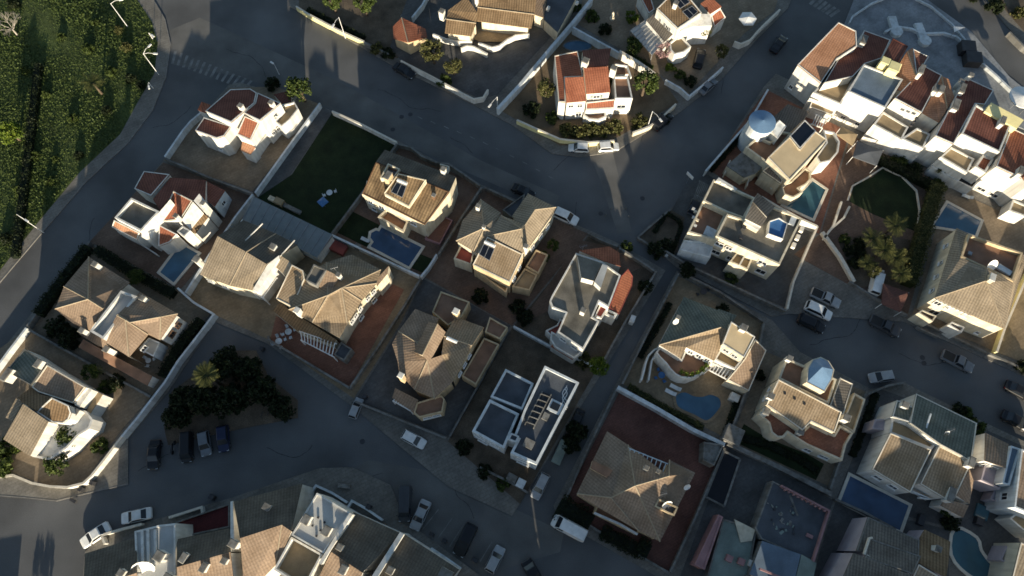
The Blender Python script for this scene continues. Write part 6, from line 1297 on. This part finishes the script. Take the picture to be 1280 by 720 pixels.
def table_set(label, x, y, n=4, mat='bluewhite', k=1.0):
    b = P(x, y, .16); o = empty('garden_table', b, label, 'table'); m = MB(); L = [b+Vector((.55*k*math.cos(i*.524), .55*k*math.sin(i*.524), .74)) for i in range(12)]; m.prism(L, b.z+.69, base=True); m.build('tabletop', mat, o); m = MB(); m.tube([b, b+Vector((0, 0, .7))], .05, 6); m.build('leg', 'grey_metal', o)
    for i in range(n):
        a = i*6.283/n+.4; q = b+Vector((1.0*k*math.cos(a), 1.0*k*math.sin(a), 0)); c = empty('garden_chair', q, ['%s chair facing the %s' % (s, label) for s in ('first', 'second', 'third', 'fourth')][i][:90], 'chair', 'chairs around the garden tables'); c['label'] = 'plastic chair at the '+label
        m = MB(); m.box(q+Vector((0, 0, .45)), (.45, .45, .06), a); m.build('seat', mat, c); m = MB(); m.box(q+Vector((.22*math.cos(a), .22*math.sin(a), .7)), (.06, .44, .45), a); m.build('backrest', mat, c)
        for sx in (-.18, .18):
            for sy in (-.18, .18): m = MB(); e = Vector((sx, sy, 0)); e.rotate(Matrix.Rotation(a, 3, 'Z')); m.tube([q+e, q+e+Vector((0, 0, .44))], .02, 5); m.build('leg', mat, c)
table_set('pale table in the terracotta yard, upper of two', 362, 416); table_set('pale table in the terracotta yard, lower of two', 350, 428)
table_set('dark blue table under the curved balcony', 826, 470, 4, 'blue_paint'); table_set('pale table on the lawn near the blue parasol', 413, 243, 2); table_set('white table in the white gazebo of the hipped house', 188, 452, 3, 'white_paint', .8); table_set('dark table by the gate of the heart pool villa', 878, 366, 2, 'dark_metal')
def boxthing(name, cat, label, x, y, dim, mat, rz=-.47, lid=None, group=None, z=.16):
    b = P(x, y, z); o = empty(name, b, label, cat, group); m = MB(); m.box(b+Vector((0, 0, dim[2]/2)), dim, rz, .94); m.build('body', mat, o); m = MB(); m.box(b+Vector((0, 0, dim[2]+.05)), (dim[0]*1.04, dim[1]*1.04, .08), rz, .9); m.build('lid', lid or mat, o); return o
for a in [('waste_container', 'container', 'dark square waste container on the plaza, upper of two', 1205, 64, (2.6, 2.4, 1.6), 'dark_metal', -.1), ('waste_container', 'container', 'dark square waste container on the plaza, lower of two', 1212, 78, (2.8, 2.4, 1.6), 'dark_metal', -.1),
          ('litter_bin', 'bin', 'small dark bin at the sunny pavement bend', 104, 612, (.6, .6, .9), 'dark_metal'), ('litter_bin', 'bin', 'small dark bin near the bend of the white wall', 118, 604, (.6, .6, .9), 'dark_metal'), ('drain_box', 'box', 'flat dark box at the kerb of the sunny corner', 92, 626, (1.1, .4, .2), 'dark_metal'),
          ('waste_bin', 'bin', 'white bin behind the mossy fence', 651, 605, (1.2, 1.3, 1.2), 'bluewhite'), ('waste_bin', 'bin', 'brown bin behind the mossy fence', 640, 598, (1.5, 1.1, 1.1), 'concrete'), ('shed_cabinet', 'cabinet', 'long pale cabinet beside the modern house', 700, 566, (1.4, 3.6, .9), 'roof_green', -.45),
          ('meter_box', 'box', 'small white meter box on the lane wall', 789, 402, (.8, 1.2, 1.5), 'bluewhite', -.4), ('storage_box', 'box', 'dark red storage box beside the glass conservatory', 423, 311, (3.0, 1.8, .9), 'terrace_red'), ('storage_box', 'box', 'grey storage box right of the dark red one', 448, 310, (1.0, .9, .8), 'concrete'),
          ('log_bench', 'bench', 'long pale bench along the lawn below the conservatory', 366, 262, (3.4, .7, .45), 'concrete'), ('storage_box', 'box', 'tan crate pile at the conservatory corner', 350, 254, (1.6, 1.1, .8), 'terrace_tan'), ('storage_box', 'box', 'pale small box at the top corner of the conservatory', 341, 250, (1.2, .8, .6), 'cream'),
          ('litter_bin', 'bin', 'dark bin beside the little car at the grey yard gate', 457, 497, (.6, .6, .9), 'dark_metal'), ('litter_bin', 'bin', 'dark bin at the corner of the terracotta yard', 329, 437, (.6, .6, .9), 'dark_metal'), ('bench', 'bench', 'pale bench on the pavement above the roof terraces', 431, 608, (1.8, .6, .5), 'concrete', -.1),
          ('litter_bin', 'bin', 'dark bin left of the red front yard', 267, 622, (.8, .7, 1.0), 'dark_metal'), ('litter_bin', 'bin', 'dark bin by the angled balustrade near the green van', 462, 634, (.7, .7, 1.0), 'dark_metal'), ('litter_bin', 'bin', 'dark bin at the first parking bay', 540, 668, (.7, .5, .7), 'dark_metal'), ('litter_bin', 'bin', 'dark bin at the third parking bay', 556, 676, (.7, .5, .7), 'dark_metal'), ('litter_bin', 'bin', 'dark bin at the lowest parking bays', 594, 700, (.9, .6, .9), 'dark_metal'),
          ('plinth', 'pillar', 'pale pier stone at the end of the planted triangle', 832, 318, (.9, .8, .6), 'bluewhite'), ('garden_shed', 'shed', 'dark corner shed below the pool terrace', 912, 546, (2.6, 2.6, 2.2), 'concrete'), ('barbecue', 'barbecue', 'white barbecue beside the curved pool villa', 916, 498, (1.4, 1.2, 1.1), 'white'), ('pond_cover', 'cover', 'green cover behind the lilac house', 1226, 640, (1.8, 2.0, .4), 'water_teal'), ('storage_box', 'box', 'dark box beside the blue covered pool', 1149, 650, (.9, 1.6, .8), 'dark_metal'), ('storage_box', 'box', 'dark garden box beside the lilac house', 1221, 652, (1.1, 1.1, .9), 'dark_metal')]:
    boxthing(*a)
for i, (x, y, a, lab, mat) in enumerate([(842, 484, -.5, 'white sun lounger left of the heart shaped pool, upper of two', 'white_paint'), (836, 490, -.5, 'white sun lounger left of the heart shaped pool, lower of two', 'white_paint'), (1206, 246, -.45, 'pale sun lounger above the two tone blue pool', 'bluewhite'), (214, 366, .9, 'grey sun lounger below the bright blue pool', 'concrete'), (456, 300, -.45, 'pale sun lounger on the strip of lawn by the notched pool', 'bluewhite')]):
    b = P(x, y, .18); o = empty('sun_lounger', b, lab, 'sun lounger'); ca, sa = math.cos(a), math.sin(a); d_ = Vector((ca, sa, 0)); m = MB(); m.box(b+Vector((0, 0, .32)), (1.3, .62, .08), a); m.build('bed', mat, o); m = MB(); q = b+d_*.65+Vector((0, 0, .36)); n_ = Vector((-sa, ca, 0))*.31; e = d_*.5+Vector((0, 0, .35)); m.face([q-n_, q+n_, q+n_+e, q-n_+e]); m.face([q-n_+Vector((0, 0, -.06)), q-n_+e+Vector((0, 0, -.06)), q+n_+e+Vector((0, 0, -.06)), q+n_+Vector((0, 0, -.06))]); m.build('backrest', mat, o)
    for sx in (-.5, .5):
        for sy in (-.22, .22): m = MB(); c = b+d_*sx+Vector((-sa, ca, 0))*sy; m.tube([c, c+Vector((0, 0, .3))], .03, 5); m.build('leg', mat, o)
# stone columns on the plaza and in the garden
def monument(label, x, y, ln, rz):
    b = P(x, y, .13); o = empty('plaza_bench', b, label, 'bench', 'concrete benches on the plaza'); m = MB(); m.box(b+Vector((0, 0, .3)), (1.5, ln, .6), rz, .97); m.build('seat', 'bluewhite', o); m = MB(); e = Vector((0, -ln/2, 0)); e.rotate(Matrix.Rotation(rz, 3, 'Z')); c = b+e; L = [c+Vector((1.15*math.cos(i*.4488), 1.15*math.sin(i*.4488), .75)) for i in range(14)]; m.prism(L, b.z); m.build('planter', 'bluewhite', o)
monument('pale long seat with round end on the plaza, left of two', 1116, 32, 3.6, .06); monument('pale long seat with round end on the plaza, right of two', 1150, 42, 4.2, .12)
m = MB(); b = P(765, 24, .16); m.tube([b, b+Vector((0, 0, .4)), b+Vector((0, 0, .42)), b+Vector((0, 0, 1.5)), b+Vector((0, 0, 1.9))], [.5, .5, .3, .26, .12], 10); tag(m.build('garden_statue', 'cream', None, origin=b), 'pale stone garden statue on a round base by dim bushes', 'statue')
b = P(1197, 37, .13); o = empty('plaza_canopy', b, 'small white triangular canopy on the plaza', 'canopy'); m = MB(); Lq = [P(1192, 33, 2.4), P(1206, 34, 2.4), P(1193, 40, 2.5)]; m.face(Lq); m.face([p-Vector((0, 0, .06)) for p in reversed(Lq)]); m.build('sail', 'white_paint', o)
for q in Lq: m = MB(); m.tube([(q.x, q.y, 0), q], .04, 6); m.build('post', 'grey_metal', o)
# picnic frame and pergola shade at the right of the parking island
o = empty('bicycle_rack', P(336, 520, 0), 'dark metal rack and frames at the right end of the parking island', 'bicycle rack')
for i in range(4): m = MB(); a = P(328+8*i, 523-3*i, 0); m.tube([a, a+Vector((0, 0, .8)), a+Vector((.2, .9, .8)), a+Vector((.2, .9, 0))], .05, 6); m.build('hoop', 'dark_metal', o)
# railings of the small bridge path on the upper street: posts
for i, (x, y) in enumerate([(764, 262), (782, 262), (757, 270), (785, 272)]):
    b = P(x, y, 0); m = MB(); m.tube([b, b+Vector((0, 0, .8)), b+Vector((0, 0, .95))], [.09, .09, .05], 8); tag(m.build('bollard', 'concrete', None, origin=b), ['short grey bollard at the crossing, upper left', 'short grey bollard at the crossing, upper right', 'short grey bollard at the crossing, lower left', 'short grey bollard at the crossing, lower right'][i], 'bollard', 'bollards at the crossing')
# canopy over the drive, and the beige awnings right of the cream villa
for lab, pts, z, mat in [('beige four sided awning beside the round balcony', [(1052, 158), (1072, 168), (1066, 182), (1046, 168)], 2.8, 'terrace_tan'), ('dark grey lean-to roof with white edge by the round lawn', [(1072, 176), (1104, 188), (1096, 207), (1066, 196)], 2.8, 'roof_slate'), ('dark red canvas roof at the street below the palms', [(1104, 354), (1136, 366), (1126, 390), (1102, 380)], 2.4, 'red_paving')]:
    L = ccw(px(pts, z)); o = empty('awning', (L[0].x, L[0].y, 0), lab, 'awning'); ap = sum(L, Vector((0, 0, 0)))/4+Vector((0, 0, .5)); m = MB()
    for i in range(4): m.face([L[i], L[(i+1) % 4], ap]); m.face([L[i], L[i]-Vector((0, 0, .15)), L[(i+1) % 4]-Vector((0, 0, .15)), L[(i+1) % 4]])
    m.build('canopy', mat, o)
    for q in L: m = MB(); m.tube([(q.x, q.y, 0), q], .06, 6); m.build('post', 'white_paint', o)
for o in bpy.data.objects:
    if '_o' in o: del o['_o']
